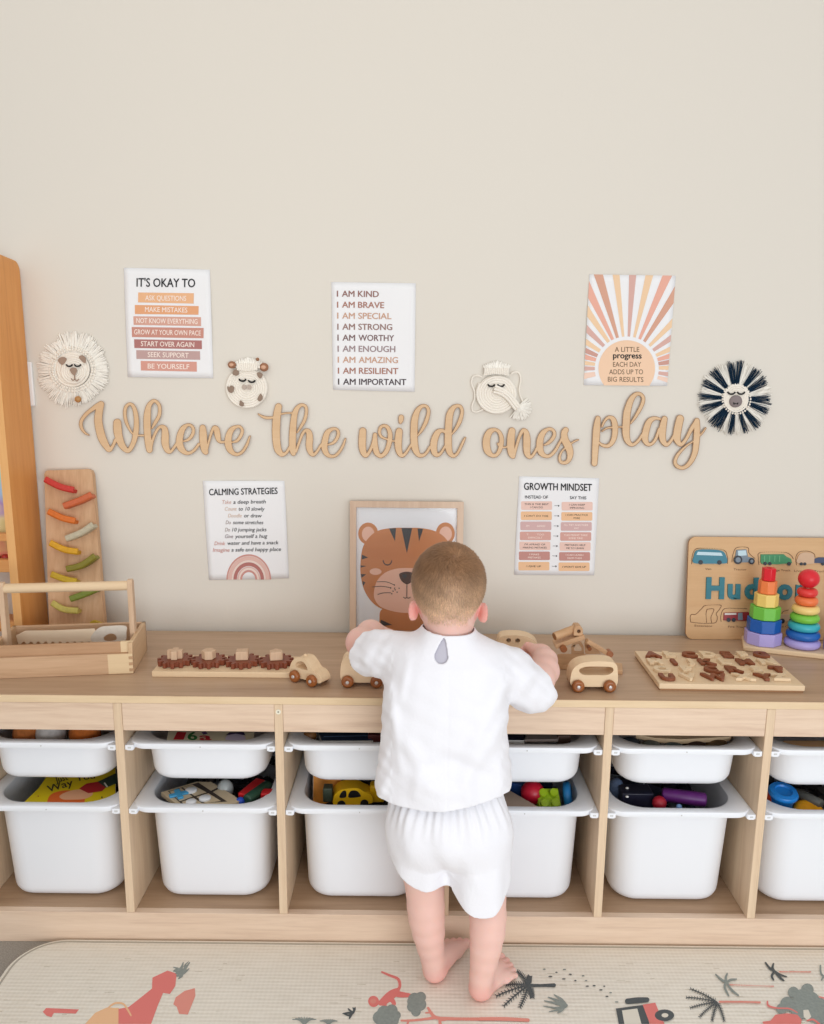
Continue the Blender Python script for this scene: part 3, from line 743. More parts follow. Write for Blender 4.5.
# --- calming strategies
def d4(pm, fn):
    put_text(pm, 'CALMING STRATEGIES', (92, 192), (655, 180), 55, fn, .0009, 0, .02)
    R = [('Take','a deep breath',(195,262),(272,262),(290,262),(556,258),3),('Count','to 10 slowly',(218,318),(316,318),(332,318),(545,318),2),('Doodle','or draw',(247,374),(358,374),(378,374),(522,374),2),('Do','some stretches',(228,430),(268,430),(288,430),(535,430),4),
         ('Do','10 jumping jacks',(222,490),(262,490),(282,490),(562,488),4),('Give','yourself a hug',(220,545),(288,545),(306,545),(568,542),5),('Drink','water and have a snack',(135,603),(222,603),(240,601),(662,595),1),('Imagine','a safe and happy place',(122,657),(258,657),(275,656),(682,650),1)]
    for a, c, p0, p1, p2, p3, m in R:
        put_text(pm, a, p0, p1, 32, fn, .0009, m, .008, .18); put_text(pm, c, p2, p3, 32, fn, .0009, 0, .008, .18)
    cx, cy = 418, 884
    for i, (r0, r1, m) in enumerate(((184,172,6),(170,140,7),(138,128,8),(126,98,9),(94,84,7),(82,72,8),(70,54,6))):
        n = 28
        pm.add([fn(cx+r*math.cos(math.pi*k/n), cy-r*1.13*math.sin(math.pi*k/n)+(2 if r else 0), .0006) for r in (r0, r1) for k in range(n+1)], [(k, k+1, n+2+k, n+1+k) for k in range(n)], m)
m4s = [M_INK]+[plain('calm%d' % i, c, .7, spec=.2) for i, c in enumerate(((200,140,130),(212,186,168),(208,172,162),(160,142,136),(140,124,128),(208,152,142),(226,188,178),(242,220,208),(182,120,114)))]
poster('wall_poster', (198, 472, 8.24), [(38,72),(712,72),(750,875),(90,890)], 'white poster headed CALMING STRATEGIES with a small pink rainbow', d4, m4s, .004)
# --- growth mindset
def d5(pm, fn):
    put_text(pm, 'GROWTH MINDSET', (132, 162), (690, 172), 60, fn, .0009, 0, .022)
    put_text(pm, 'INSTEAD OF', (140, 234), (330, 236), 26, fn, .0009, 0, .012); put_text(pm, 'SAY THIS', (510, 240), (645, 242), 26, fn, .0009, 0, .012)
    R = [(108,258,332,3,('THIS IS THE BEST','I CAN DO'),('I CAN KEEP','IMPROVING'),0),(106,342,405,4,("I CAN'T DO THIS",),('I CAN PRACTICE','MORE'),0),(102,425,490,5,("I'M NOT GOOD",),("I'LL TRY ANOTHER",'WAY'),8),(98,508,574,6,('THIS IS TOO','DIFFICULT'),('THIS MIGHT TAKE','SOME TIME'),8),
         (94,590,655,3,("I'M AFRAID OF",'MAKING MISTAKES'),('MISTAKES HELP','ME TO LEARN'),0),(90,672,738,7,('I MAKE','MISTAKES'),('I CAN LEARN','FROM THEM'),8),(86,757,822,4,("I GIVE UP",),("I WON'T GIVE UP",),0)]
    for i, (x, y0, y1, m, l, r, tc_) in enumerate(R):
        h = 70
        for k, (xx, txt, dy) in enumerate(((x, l, 0), (x+334-i*.5, r, 5))):
            pm.poly([[(a, -b_) for a, b_ in rrect(xx, y0+dy, xx+255, y0+dy+h, 9, 3)]], lambda a, b_, t: fn(a, -b_, t), .0006, None, m)
            for q, s in enumerate(txt):
                w = min(200, 13*len(s)); cy = y0+dy+h/2+8+(q-(len(txt)-1)/2)*26
                put_text(pm, s, (xx+127-w/2, cy), (xx+127+w/2, cy+1), 15, fn, .001, tc_, .006)
        ax = x+275
        quad(pm, fn, ((ax,y0+34),(ax+34,y0+35),(ax+34,y0+38),(ax,y0+37)), .0007, 0, 2)
        pm.add([fn(ax+30, y0+28, .0007), fn(ax+30, y0+45, .0007), fn(ax+43, y0+36.5, .0007)], [(0, 1, 2)], 0)
m5s = [M_INK, M_INK, M_INK]+[plain('mind%d' % i, c, .7, spec=.2) for i, c in enumerate(((236,202,190),(238,194,154),(212,178,176),(214,166,156),(198,146,138)))]+[plain('print_cream_letters', (248, 232, 222), .7)]
poster('wall_poster', (508, 470, 8.24), [(92,52),(752,68),(710,868),(50,862)], 'white poster headed GROWTH MINDSET with two columns of paired phrases', d5, m5s, .003)
# ================================================================== WALL: macrame animals
def hanging(name, A, ctr, label):
    ox, oy, s = A; c0 = on_y(ox+ctr[0]/s, oy+ctr[1]/s, WY)
    r = thing(name, c0, label, 'wall hanging', 'rope animal heads on the wall'); f = wfn(A, off=c0)
    return r, f, (2.46e-3/s)   # metres per crop unit
def coil(f, cx, cy, R, pitch, depth, k, mat=None, sq=1.0, ry=1.0):
    """spiral of round rope"""
    pts = []; turns = R/pitch; n = int(turns*40)
    for i in range(n+1):
        a = 2*math.pi*turns*i/n; r_ = pitch*(a/(2*math.pi)); pts.append(f(cx+r_*math.cos(a), cy+r_*math.sin(a)*ry, depth))
    mb = MB().tube(pts, pitch*.56*k, 8)
    mb.poly([[(x, -y) for x, y in circ(cx, cy, R, 32, R*ry)]], lambda x, y, t: f(x, -y, t), depth-.002, .001)
    return mb
def tuft(mb, f, p, q, w0, w1, depth, k, n=3, mat=0, wav=6):
    """fringe tuft: several soft strands from p to q spreading from w0 to w1"""
    p, q = Vector(p), Vector(q); d = (q-p); L = d.length; d.normalize(); nn = Vector((-d.y, d.x))
    for i in range(n):
        o = (i/(n-1)-.5 if n > 1 else 0); ph = random.uniform(0, 6.28); am = random.uniform(.2, 1)*wav; Lx = L*random.uniform(.88, 1.04)
        P = []; Rr = []
        for j in range(7):
            t = j/6; w = w0+(w1-w0)*t; x = p+d*(Lx*t)+nn*(o*2*w+am*math.sin(ph+t*3.2)*t)
            P.append(f(x.x, x.y, depth*(1-.55*t)+.0012*math.sin(ph+2*t))); Rr.append(k*max(1.2, (w/n)*1.5*(1-.35*t*t)))
        mb.tube(P, Rr, 6, mat)
def lash(f, cx, cy, r_, depth, k, w=5):
    P = [f(cx+r_*math.cos(a), cy+r_*.75*math.sin(a), depth) for a in [math.pi*(.02+.96*i/10) for i in range(11)]]
    return MB().tube(P, [w*k*.75]+[w*k]*9+[w*k*.75], 8)
def blob(f, pts, depth, th=.0025, rough=1):
    P = [tuple(p)[:2] for p in crom([(x, y, 0) for x, y in pts], 6, True)]
    return MB().poly([[(x, -y) for x, y in P]], lambda x, y, t: f(x, -y, t), depth+th, depth-.003)
# lion
A = (25, 320, 8.674); r, f, k = hanging('lion_wall_hanging', A, (415, 430), 'cream rope lion head with shaggy fringe mane, at the left end of the wall')
C = Vector((420, 432)); mane = MB()
def lion_R(a):
    a = a % 360
    base = 312
    if 95 < a < 125: base = 330          # straight bottom fringe
    if 245 < a < 300: base = 335
    if 225 < a < 245: base = 300
    return base*random.uniform(.94, 1.03)
N_ = 84
for i in range(N_):
    a = 360*i/N_+random.uniform(-1, 1); t = math.radians(a); d = Vector((math.cos(t), math.sin(t)))
    tuft(mane, f, C+d*150, C+d*lion_R(a)+Vector((-d.y, d.x))*random.uniform(-16, 16), 7, 16, .011, k, 4, 0, 9)
mane.build('mane', M_YARN, r, smooth=60)
for R0, dd in ((172, .0125), (196, .011)):
    knots = MB(); n = 44
    for i in range(n):
        t = 2*math.pi*i/n; p = f(C.x-8+R0*math.cos(t), C.y-5+R0*math.sin(t)*.98, dd); knots.sphere(p, (.0030, .0026, .0034), n=8, k=6)
    knots.build('knot_ring', M_ROPE, r, smooth=60)
coil(f, C.x-8, C.y-6, 148, 20, .012, k).build('face_coil', M_ROPE, r, smooth=60)
coil(f, C.x+5, C.y+14, 112, 19, .0155, k).build('muzzle_coil', M_ROPE, r, smooth=60)
blob(f, ((285,345),(305,325),(340,322),(362,342),(330,388),(296,370)), .017).build('ear', M_FELT, r, smooth=40)
blob(f, ((468,322),(490,306),(518,318),(530,350),(518,374),(490,355)), .017).build('ear', M_FELT, r, smooth=40)
blob(f, ((388,430),(415,412),(446,420),(450,445),(428,480),(402,460)), .020).build('nose', M_FELT, r, smooth=40)
mo = MB().tube([f(430,478,.022), f(432,515,.022)], 4*k, 6); mo.tube([f(400,508,.0215), f(415,525,.022), f(432,515,.022), f(448,530,.022), f(468,512,.0215)], 4*k, 6); mo.build('mouth', plain('brown_stitch', (150, 122, 106), .9), r)
for x in (384, 456): lash(f, x, 382, 27, .0215, k, 6.5).build('eyelash', M_BLACK, r)
mb = MB().sphere(f(460, 688, .016), .0078, n=20); mb.build('wooden_bead', plain('amber_bead', (196, 142, 84), .4, var=.3, vscale=200), r)
# giraffe
A = (215, 340, 12.677); r, f, k = hanging('giraffe_wall_hanging', A, (405, 600), 'small cream rope giraffe head with taupe spots, left of the script word the')
C = Vector((408, 610))
coil(f, C.x, C.y, 262, 30, .009, k, ry=.97).build('face_coil', M_ROPE, r, smooth=60)
top = MB()
for i in range(11):
    x = 290+i*26; tuft(top, f, (x, 330+abs(i-5)*5), (270+i*30, 215+abs(i-5)*10), 14, 20, .012, k, 3, 0, 8)
top.build('forelock', M_YARN, r, smooth=60)
kn = MB()
for i in range(10): kn.tube([f(290+i*26, 395-abs(i-4.5)*3, .0135), f(292+i*26, 345, .0145), f(290+i*27, 300, .012)], 14*k, 8)
kn.build('knot_ring', M_ROPE, r, smooth=60)
for x, y, rx, ry in ((215,315,52,44),(622,345,56,52)):
    mb = MB().sphere(f(x, y, .010), (rx*k, .006, ry*k), 0, 18, 10); mb.sphere(f(x-8, y, .0155), (rx*k*.55, .0025, ry*k*.45), 1, 12, 8)
    mb.build('ear', [plain('ear_brown_yarn', (160, 112, 84), .85, bump=.4, bscale=900), plain('ear_inner_yarn', (214, 170, 142), .9)], r, smooth=60)
MB().sphere(f(540, 245, .013), (.0042, .004, .0042)).build('horn_bead', plain('brown_bead', (150, 104, 72), .5), r)
MB().tube([f(545,262,.012), f(525,300,.010)], 10*k, 8).build('horn', M_YARN, r)
for P in (((222,430),(232,390),(270,372),(302,400),(300,440),(260,452)),((532,420),(560,408),(600,425),(605,450),(575,488),(545,465)),((155,590),(185,595),(205,575),(245,600),(235,650),(205,672),(170,650)),((312,790),(325,765),(365,800),(362,835),(335,842),(310,825)),((540,740),(575,680),(605,720),(600,755),(570,778),(545,765))):
    blob(f, P, .0145, .0015).build('felt_spot', plain('taupe_felt_dark', (150, 128, 112), .95, bump=.4, bscale=1200), r, smooth=40)
for x in (372, 436): blob(f, [(x+30*math.cos(a), 598+33*math.sin(a)) for a in [i*math.pi/4 for i in range(8)]], .0145, .0015).build('nostril_patch', plain('pale_taupe_felt', (190, 174, 162), .95), r, smooth=40)
for x, y in ((348, 490), (466, 505)): lash(f, x, y, 42, .017, k, 11).build('eyelash', M_BLACK, r)
# elephant
A = (462, 350, 10.3); r, f, k = hanging('elephant_wall_hanging', A, (360, 450), 'cream rope elephant head with a tasselled trunk, above the script word ones')
C = Vector((360, 455))
coil(f, C.x, C.y, 205, 27, .009, k, ry=.97).build('face_coil', M_ROPE, r, smooth=60)
top = MB()
for i in range(12): tuft(top, f, (255+i*19, 190), (225+i*24, 105+abs(i-5.5)*9), 11, 16, .011, k, 3, 0, 9)
top.build('forelock', M_YARN, r, smooth=60)
kn = MB()
for i in range(13): kn.tube([f(232+i*20, 262-12*math.sin(math.pi*i/12), .013), f(238+i*19.5, 225, .014), f(240+i*19.5, 188, .012)], 10*k, 8)
kn.build('knot_ring', M_ROPE, r, smooth=60)
MB().tube([f(x, y, d) for x, y, d in [tuple(p) for p in crom([(205,278,.006),(150,262,.006),(108,285,.006),(100,350,.006),(128,430,.006),(130,500,.006),(105,570,.006),(108,625,.006),(150,640,.006),(215,615,.006)], 8)]], 8*k, 8).build('ear_loop', M_ROPE, r)
MB().tube([f(x, y, d) for x, y, d in [tuple(p) for p in crom([(505,245,.006),(550,225,.006),(590,245,.006),(605,310,.006),(590,400,.006),(600,470,.006),(625,530,.006)], 8)]], 8*k, 8).build('ear_loop', M_ROPE, r)
tr = MB()
for o, dd in ((-27, .017), (0, .019), (27, .017)):
    P = crom([(330,400+o*.2,0),(400,425,0),(470,470,0),(530,540,0),(575,600,0)], 8)
    out = []
    for i, p in enumerate(P):
        q = P[min(i+1, len(P)-1)]-P[max(i-1, 0)]; nn = np.array([-q[1], q[0]])/np.hypot(q[0], q[1]); out.append(f(p[0]+nn[0]*o, p[1]+nn[1]*o, dd))
    tr.tube(out, 15*k, 8)
tr.build('trunk', M_ROPE, r, smooth=60)
ts = MB()
for i in range(12):
    a = math.radians(-38+i*14.5); tuft(ts, f, (585, 590), (585+135*math.cos(a), 590+135*math.sin(a)), 10, 16, .014, k, 3, 0, 8)
ts.build('trunk_tassel', M_YARN, r, smooth=60)
for x in (302, 402): lash(f, x, 350, 34, .017, k, 8.5).build('eyelash', M_BLACK, r)
# zebra
A = (690, 350, 9.156); r, f, k = hanging('zebra_wall_hanging', A, (415, 435), 'navy and cream striped fringe zebra head, right of the script word play')
C = Vector((415, 440)); mane = MB()
stripes = [(2,35,1),(16,26,0),(-4,0,0)]
# measured angles (deg, picture, clockwise from +x) of the navy tufts
navy = [(3,7),(22,6),(52,7),(72,6),(98,6),(128,13),(160,6),(182,6),(206,7),(231,8),(262,7),(278,6),(308,6),(330,7)]
def isn(a):
    for c, w in navy:
        if abs((a-c+180) % 360-180) < w*.9: return True
    return False
N_ = 120
for i in range(N_):
    a = 360*i/N_; t = math.radians(a); d = Vector((math.cos(t), math.sin(t))); nvy = isn(a)
    tuft(mane, f, C+d*112, C+d*(338 if nvy else 340)*random.uniform(.94, 1.03)+Vector((-d.y, d.x))*random.uniform(-8, 8), 5, 10, .012+.003*(nvy), k, 4, 1 if nvy else 0, 11)
mane.build('striped_mane', [M_YARN, M_NAVY], r, smooth=60)
coil(f, 425, 448, 118, 17, .015, k, ry=1.08).build('face_coil', M_ROPE, r, smooth=60)
kr = MB()
for i in range(34):
    t = 2*math.pi*i/34; kr.sphere(f(425+128*math.cos(t), 450+134*math.sin(t), .014), (.0028, .003, .0028), n=8, k=6)
kr.build('knot_ring', M_ROPE, r, smooth=60)
MB().sphere(f(418, 470, .018), (58*k, .006, 54*k), 0, 24, 12).build('nose', plain('grey_taupe_felt', (138, 126, 126), .9, bump=.4, bscale=900), r, smooth=60)
nm = MB()
for x in (403, 436): nm.sphere(f(x, 490, .024), (.0016, .0012, .0026), n=10, k=6)
nm.tube([f(395,478,.0225), f(403,497,.0242), f(419,488,.0245), f(436,497,.0242), f(444,478,.0225)], 3*k, 6); nm.build('mouth', M_BLACK, r)
for x in (380, 468): lash(f, x, 380, 33, .0195, k, 7.5).build('eyelash', M_BLACK, r)
# light switch behind the rack
c0 = on_y(27, 384, WY); r = thing('light_switch', c0, 'white wall switch plate half hidden behind the tall orange wooden rack', 'switch')
MB().box((-.055, -.008, -.052), (.018, 0, .052)).build('plate', plain('white_switch_plastic', (240, 240, 240), .35), r, bevel=.003)
MB().box((-.032, -.011, -.018), (-.010, -.0078, .018)).build('rocker', plain('white_switch_plastic', (240, 240, 240), .35), r, bevel=.001)
# ================================================================== TALL ORANGE RACK
M_RACK = wood('orange_pine', (234, 172, 104), (204, 134, 68), 'Z', .42, 45, .5, c3=(222, 154, 86))
M_RACKX = wood('orange_pine_x', (232, 172, 108), (200, 130, 70), 'X', .42, 45, .5)
M_RACKF = wood('orange_pine_front', (242, 190, 128), (222, 162, 98), 'Z', .42, 45, .4)
rack = thing('display_rack', (-1.3, .35, 0), 'tall orange wooden book display rack with a rounded top, beside the oak bench', 'book rack')
RX = -.9850
def side(x1):
    yz = [(.300, 0), (.432, 0), (.432, 1.447)] + [(.432-.012*(1-math.cos(a)), 1.447-.0+.012*math.sin(a)*0) for a in ()]
    P = [(.300, 0), (.430, 0), (.430, 1.425)] + [(.430-.022*(1-math.cos(math.radians(a))), 1.425+.022*math.sin(math.radians(a))) for a in range(15, 91, 15)] + [(.322, 1.452)] + [(.300+.022*(1-math.sin(math.radians(a))), 1.430+.022*math.cos(math.radians(a))) for a in range(15, 91, 15)]
    mb = MB().poly([P], lambda y, z, t: (x1+t+1.3, y-.35, z), 0, -.019, 0)
    o = mb.build('side_panel', M_RACK, rack, smooth=30)
    return o
side(RX)
side(-1.62)
MB().box((RX-.0192+1.3, -.0512, .002), (RX+1.3-.0002, -.0500, 1.425)).build('front_edging', M_RACKF, rack, smooth=0)
def rail(z0, z1, y0, y1, name='rail'):
    MB().box((-1.60+1.3, y0-.35, z0), (RX-.0195+1.3, y1-.35, z1)).build(name, M_RACKX, rack, smooth=0, bevel=.0015)
for z in (.82, 1.10, 1.34): pass
rail(.738, .768, .300, .318, 'front_rail'); rail(.738, .750, .318, .425, 'shelf_board'); rail(.812, .830, .300, .316, 'front_rail'); rail(.60, .618, .300, .316, 'front_rail'); rail(.588, .600, .318, .425, 'shelf_board'); rail(1.12, 1.14, .300, .316, 'front_rail')
MB().box((-1.60+1.3, .425-.35, .95), (RX-.0195+1.3, .431-.35, 1.12)).build('back_slat', M_RACKX, rack, smooth=0)
bk, nt, b = base_mat('colourful_picture_cover')
tc = N(nt, 'ShaderNodeTexCoord'); vo = N(nt, 'ShaderNodeTexVoronoi'); vo.inputs['Scale'].default_value = 28; nt.links.new(tc.outputs['Object'], vo.inputs['Vector'])
sx = N(nt, 'ShaderNodeSeparateXYZ'); nt.links.new(tc.outputs['Object'], sx.inputs[0]); mr = N(nt, 'ShaderNodeMapRange'); mr.inputs[1].default_value = 0; mr.inputs[2].default_value = .2; nt.links.new(sx.outputs['Z'], mr.inputs[0])
rp = N(nt, 'ShaderNodeValToRGB'); e = rp.color_ramp.elements; e[0].color = lin((120, 90, 170)); e[1].color = lin((170, 200, 225))
for p_, c_ in ((.12, (190, 200, 60)), (.25, (214, 120, 96)), (.42, (206, 186, 110)), (.62, (222, 200, 150)), (.78, (176, 140, 190))): e.new(p_).color = lin(c_)
m_ = N(nt, 'ShaderNodeMath', operation='MULTIPLY_ADD'); m_.inputs[1].default_value = .25; nt.links.new(vo.outputs['Distance'], m_.inputs[0]); nt.links.new(mr.outputs[0], m_.inputs[2])
nt.links.new(m_.outputs[0], rp.inputs[0]); nt.links.new(rp.outputs[0], b.inputs['Base Color']); b.inputs['Roughness'].default_value = .35
r = thing('picture_book', (-1.11, .335, .7502), 'purple and green illustrated picture book standing in the tall orange rack', 'book')
MB().box((-.10, -.002, .001), (.094, .012, .235)).build('cover', bk, r, bevel=.001)
MB().box((-.098, .0005, .0012), (.092, .0095, .2355)).build('pages', M_PAPER, r)
r = thing('toy_bead_box', (-1.055, .345, .7502), 'red beads box on the lower rail of the tall orange rack', 'toy')
# (replaced below)
bpy.data.objects.remove(r)
r = thing('red_toy_train', (-1.06, .3235, .7682-.0), 'row of small red toy cars behind the rail of the orange rack', 'toy')
bpy.data.objects.remove(r)
for i in range(3):
    r = thing('red_wooden_bead', (-1.026-.024*i, .327, .7655+.0), 'small red wooden bead behind the front rail of the orange rack', 'bead', 'red beads on the orange rack')
    MB().lathe([(.0001, -.012), (.008, -.0115), (.0115, -.006), (.0118, .004), (.008, .0115), (.0001, .012)], 18).build('bead_body', plain('red_bead_paint', (176, 50, 40), .4), r, smooth=60).location = (0, .004, -.003)
# ================================================================== MARBLE RUN BOARD
r = thing('marble_run_board', (-.893, .372, .56), 'upright acacia marble run board with rainbow coloured ramps, leaning on the wall', 'marble run')
LEAN = math.radians(8.2)
TL, TR, BR, BL = (45, 472), (91, 469), (104.5, 622), (50, 622)
def bfn(px, py, t):
    """points on the leaning board face"""
    # board plane passes through (y=.362,z=.56) leaning back
    n = Vector((0, -math.cos(LEAN), math.sin(LEAN))); o = Vector((0, .362, .56)); rr = ray(px, py); cam = Vector((CX, CY, CZ))
    s = (o-cam).dot(n)/rr.dot(n); p = cam+rr*s
    return p+n*t-Vector((-.893, .372, .56))
def rfn(px, py, t):
    n = Vector((0, -math.cos(LEAN), math.sin(LEAN))); o = Vector((0, .362, .56))+n*t; rr = ray(px, py); cam = Vector((CX, CY, CZ))
    return cam+rr*((o-cam).dot(n)/rr.dot(n))-Vector((-.893, .372, .56))
A = (0, 430, 6.825)
bl = [(312,1400),(300,290),(312,275),(600,265),(622,275),(632,300),(718,1400)]
def zfloor(px):
    # picture row where the board meets the bench top
    for y in np.arange(600, 660, .25):
        if (bfn(px, y, 0)+Vector((-.893, .372, .56))).z <= .5602: return y
    return 640
yl, yr = zfloor(48), zfloor(104)
face = [(49.5, yl), (44.2, 474), (45.6, 471.2), (48, 470.4), (88, 469), (90.6, 470.2), (92.4, 474), (105.5, yr)]
mb = MB().poly([[(x, -y) for x, y in face]], lambda x, y, t: bfn(x, -y, t), 0, -.017)
mb.build('board', M_PINKZ if 'M_PINKZ' in globals() else wood('acacia_upright', (222, 186, 150), (182, 138, 102), 'Z', .5, 55, .55, c3=(206, 166, 128)), r, smooth=30)
ramps = [((206,56,48),[(303,335),(400,385),(500,410)]),((206,104,62),[(622,440),(540,480),(430,520)]),((222,116,40),[(325,555),(420,600),(510,622)]),((196,186,160),[(632,645),(550,700),(445,742)]),
         ((222,166,32),[(338,770),(430,815),(528,832)]),((140,132,44),[(645,860),(550,925),(450,950)]),((206,172,40),[(345,985),(440,1020),(520,1035)]),((120,134,50),[(655,1085),(560,1125),(475,1155)]),((200,186,96),[(350,1180),(430,1225),(530,1235)]),((190,160,50),[(700,1345),(640,1320),(620,1345)])]
names = ['red', 'terracotta', 'orange', 'cream', 'golden yellow', 'olive', 'mustard', 'dull green', 'pale lime', 'ochre']
for (c, P), nm in zip(ramps, names):
    q = [tuple(p)[:2] for p in crom([(x, y, 0) for x, y in P], 6)]
    mb = MB(); L = [rfn(x/A[2], 430+y/A[2], .024)-Vector((0, -1, .15)).normalized()*.0118 for x, y in q]
    # trough: channel section swept along the ramp
    rings = []
    for i, p in enumerate(L):
        d = (L[min(i+1, len(L)-1)]-L[max(i-1, 0)]).normalized(); n = Vector((0, -1, .15)).normalized(); u = n.cross(d).normalized()
        if u.z < 0: u = -u
        w, h = .0122, .0078
        rings.append([p+n*a+u*b for a, b in ((-w, -h), (w*.75, -h), (w, -h*.55), (w, h*.75), (w*.8, h), (w*.55, h), (w*.4, h*.15), (-w, h*.15))])
    mb.loops(rings)
    plab(mb.build('ramp', plain('ramp_'+nm.replace(' ', '_'), c, .5, var=.15, vscale=150), r, smooth=40, bevel=.001), nm+' wooden ramp')
# ================================================================== TOOLBOX
TB = math.radians(8.05)
r = thing('toolbox', (-.664, .122, ZT), 'open wooden toolbox with a round carrying handle, at the left end of the bench', 'toolbox', rz=TB)
Lb, Db = .292, .158
M_ACA = wood('acacia_x', (218, 184, 150), (180, 142, 108), 'X', .5, 55, .5, c3=(204, 168, 134)); M_ACAY = wood('acacia_y', (210, 176, 140), (172, 132, 98), 'Y', .5, 55, .5)
MB().box((-Lb, 0, 0), (0, .009, .0455)).build('front_board', M_ACA, r, bevel=.0012)
MB().box((-.052, -.0006, .001), (-.0006, .0095, .0452)).build('corner_block', wood('pale_sapwood', (238, 214, 176), (220, 192, 152), 'X', .5, 55, .4), r, bevel=.0008)
MB().box((-Lb, .0095, .0), (-.0095, .017, .069)).build('inner_board', wood('acacia_dark_x', (206, 168, 132), (172, 130, 96), 'X', .5, 55, .5), r, bevel=.0012)
MB().box((-.026, .0085, .046), (-.0005, .0176, .0695)).build('corner_block', wood('pale_sapwood', (238, 214, 176), (220, 192, 152), 'X', .5, 55, .4), r, bevel=.0008)
MB().box((-Lb, Db-.009, 0), (0, Db, .069)).build('back_board', M_ACA, r, bevel=.0012)
for x, nm in ((-.009, 'end_board'), (-Lb, 'end_board')):
    MB().box((x, .0005, 0), (x+.009, Db, .069)).build(nm, wood('acacia_end', (228, 198, 160), (198, 162, 124), 'Y', .5, 55, .5), r, bevel=.0012)
fj = MB()
for i in range(3): fj.box((-.0085, -.0012, .006+i*.0135), (.0006, .004, .0125+i*.0135))
fj.build('finger_joint', M_ACAY, r, smooth=0)
MB().box((-Lb+.009, .009, .004), (-.009, Db-.009, .009)).build('bottom_board', wood('acacia_inner_dark', (150, 114, 84), (120, 88, 62), 'X', .6, 55, .5), r)
for x in (-.018, -Lb+.007):
    P = [(-.0125, .01), (.0125, .01), (.0105, .183), (.006, .190), (-.006, .190), (-.0105, .183)]
    MB().poly([P], lambda a, b_, t: (x+t, Db/2+a, b_), 0, .011).build('handle_post', M_PALEZ, r, smooth=0, bevel=.0012)
MB().cyl((-Lb+.016, Db/2, .176), (-.017, Db/2, .176), .0105, 24).build('handle_bar', M_PALE, r, smooth=60, bevel=.0015)
# toy saw in the box
org = Vector((-.80, .205, .59)); r = thing('toy_saw', org, 'pale wooden toy saw with wavy teeth, lying in the wooden toolbox', 'toy saw')
A = (0, 560, 5.493); sf = lambda x, y, t: on_y(A[0]+x/A[2], A[1]-y/A[2], .200-t)-org
teeth = [(95, 462)]
for i in range(9):
    x = 130+i*42; teeth += [(x-16, 462), (x-4, 446), (x+16, 450)]
blade = [(88, 415), (140, 388)] + [(300, 386), (520, 376), (540, 440), (505, 462)] + [(x, y) for x, y in [(505-i*10, 462-(13 if (i % 4) in (1, 2) else 0)) for i in range(1, 40)]] + [(100, 462)]
MB().poly([[(x, -y) for x, y in blade]], sf, 0, -.006).build('blade', wood('saw_blade_wood', (248, 232, 208), (232, 208, 178), 'X', .55, 40, .4), r, smooth=0, bevel=.0006)
hd = crom([(500,420,0),(545,372,0),(600,362,0),(690,362,0),(694,400,0),(690,440,0),(640,462,0),(560,462,0),(510,450,0)], 5, True); ho = crom([(570,425,0),(600,405,0),(632,410,0),(640,435,0),(610,446,0),(578,442,0)], 5, True)
MB().poly([[(p[0], -p[1]) for p in hd], [(p[0], -p[1]) for p in ho]], sf, .004, -.010).build('handle', plain('whitewashed_wood', (224, 214, 200), .55, var=.08, vscale=120), r, smooth=40, bevel=.001)
# ================================================================== GEAR BOARD
M_GEAR = wood('mahogany_gear', (150, 84, 58), (118, 58, 38), 'Y', .45, 60, .4)
gx0, gx1 = -.622, -.298
r = thing('gear_board', (-.457, .155, ZT), 'long pale wooden plank carrying four toy gears', 'toy board')
MB().box((gx0+.46, -.052, 0), (gx1+.46, .052, .0125)).build('plank', M_PALE, r, bevel=.0015)
for i in range(4): MB().cyl((-.586+.0735*i+.46, 0, .0125), (-.586+.0735*i+.46, 0, .0245), .005, 14).build('peg', M_PALE, r)
def gear(R=.0335, n=12, th=.012):
    P = []
    for i in range(n):
        a = 2*math.pi*i/n; w = 2*math.pi/n
        for da, rr in ((-.26, R-.0035), (-.20, R+.0035), (-.06, R+.0048), (.06, R+.0048), (.20, R+.0035), (.26, R-.0035), (.5, R-.005)): P.append((rr*math.cos(a+da*w), rr*math.sin(a+da*w)))
    return MB().poly([P, circ(0, 0, .0054, 14)], lambda x, y, t: (x, y, t), th, .0005)
shapes = [('plus shaped', 'plus'), ('round edged hexagon', 'hex'), ('square', 'sq'), ('pointed house shaped', 'house')]
for i, (lab, k) in enumerate(shapes):
    x = -.586+.0735*i
    nmx = ['leftmost of the four, with a plus shaped block', 'second from the left, with a rounded hexagon block', 'third from the left, with a square block', 'nearest the small beetle car, with a pointed block'][i]
    r = thing('toy_gear', (x+.003, .155, ZT+.0127), 'dark brown toy gear on the plank, '+nmx, 'toy gear', 'toy gears on the plank', rz=.13*(i % 2)+.1)
    gear().build('gear_wheel', M_GEAR, r, smooth=20)
    a = .0105
    P = {'plus': [(-a,-a*.4),(-a*.4,-a*.4),(-a*.4,-a),(a*.4,-a),(a*.4,-a*.4),(a,-a*.4),(a,a*.4),(a*.4,a*.4),(a*.4,a),(-a*.4,a),(-a*.4,a*.4),(-a,a*.4)], 'hex': circ(0, 0, .0135, 6), 'sq': [(-.0115,-.0115),(.0115,-.0115),(.0115,.0115),(-.0115,.0115)], 'house': [(-.012,-.011),(.012,-.011),(.012,.004),(0,.014),(-.012,.004)]}[k]
    if k == 'plus': P = [(x_*1.35, y_*1.35) for x_, y_ in P]
    P = [(x_*1.15, y_*1.15) for x_, y_ in P]
    mb = MB().poly([P], lambda x_, y_, t: (x_, y_, t), .031, .0122)
    mb.build('shape_block', M_PALEZ, r, smooth=0, bevel=.0015)
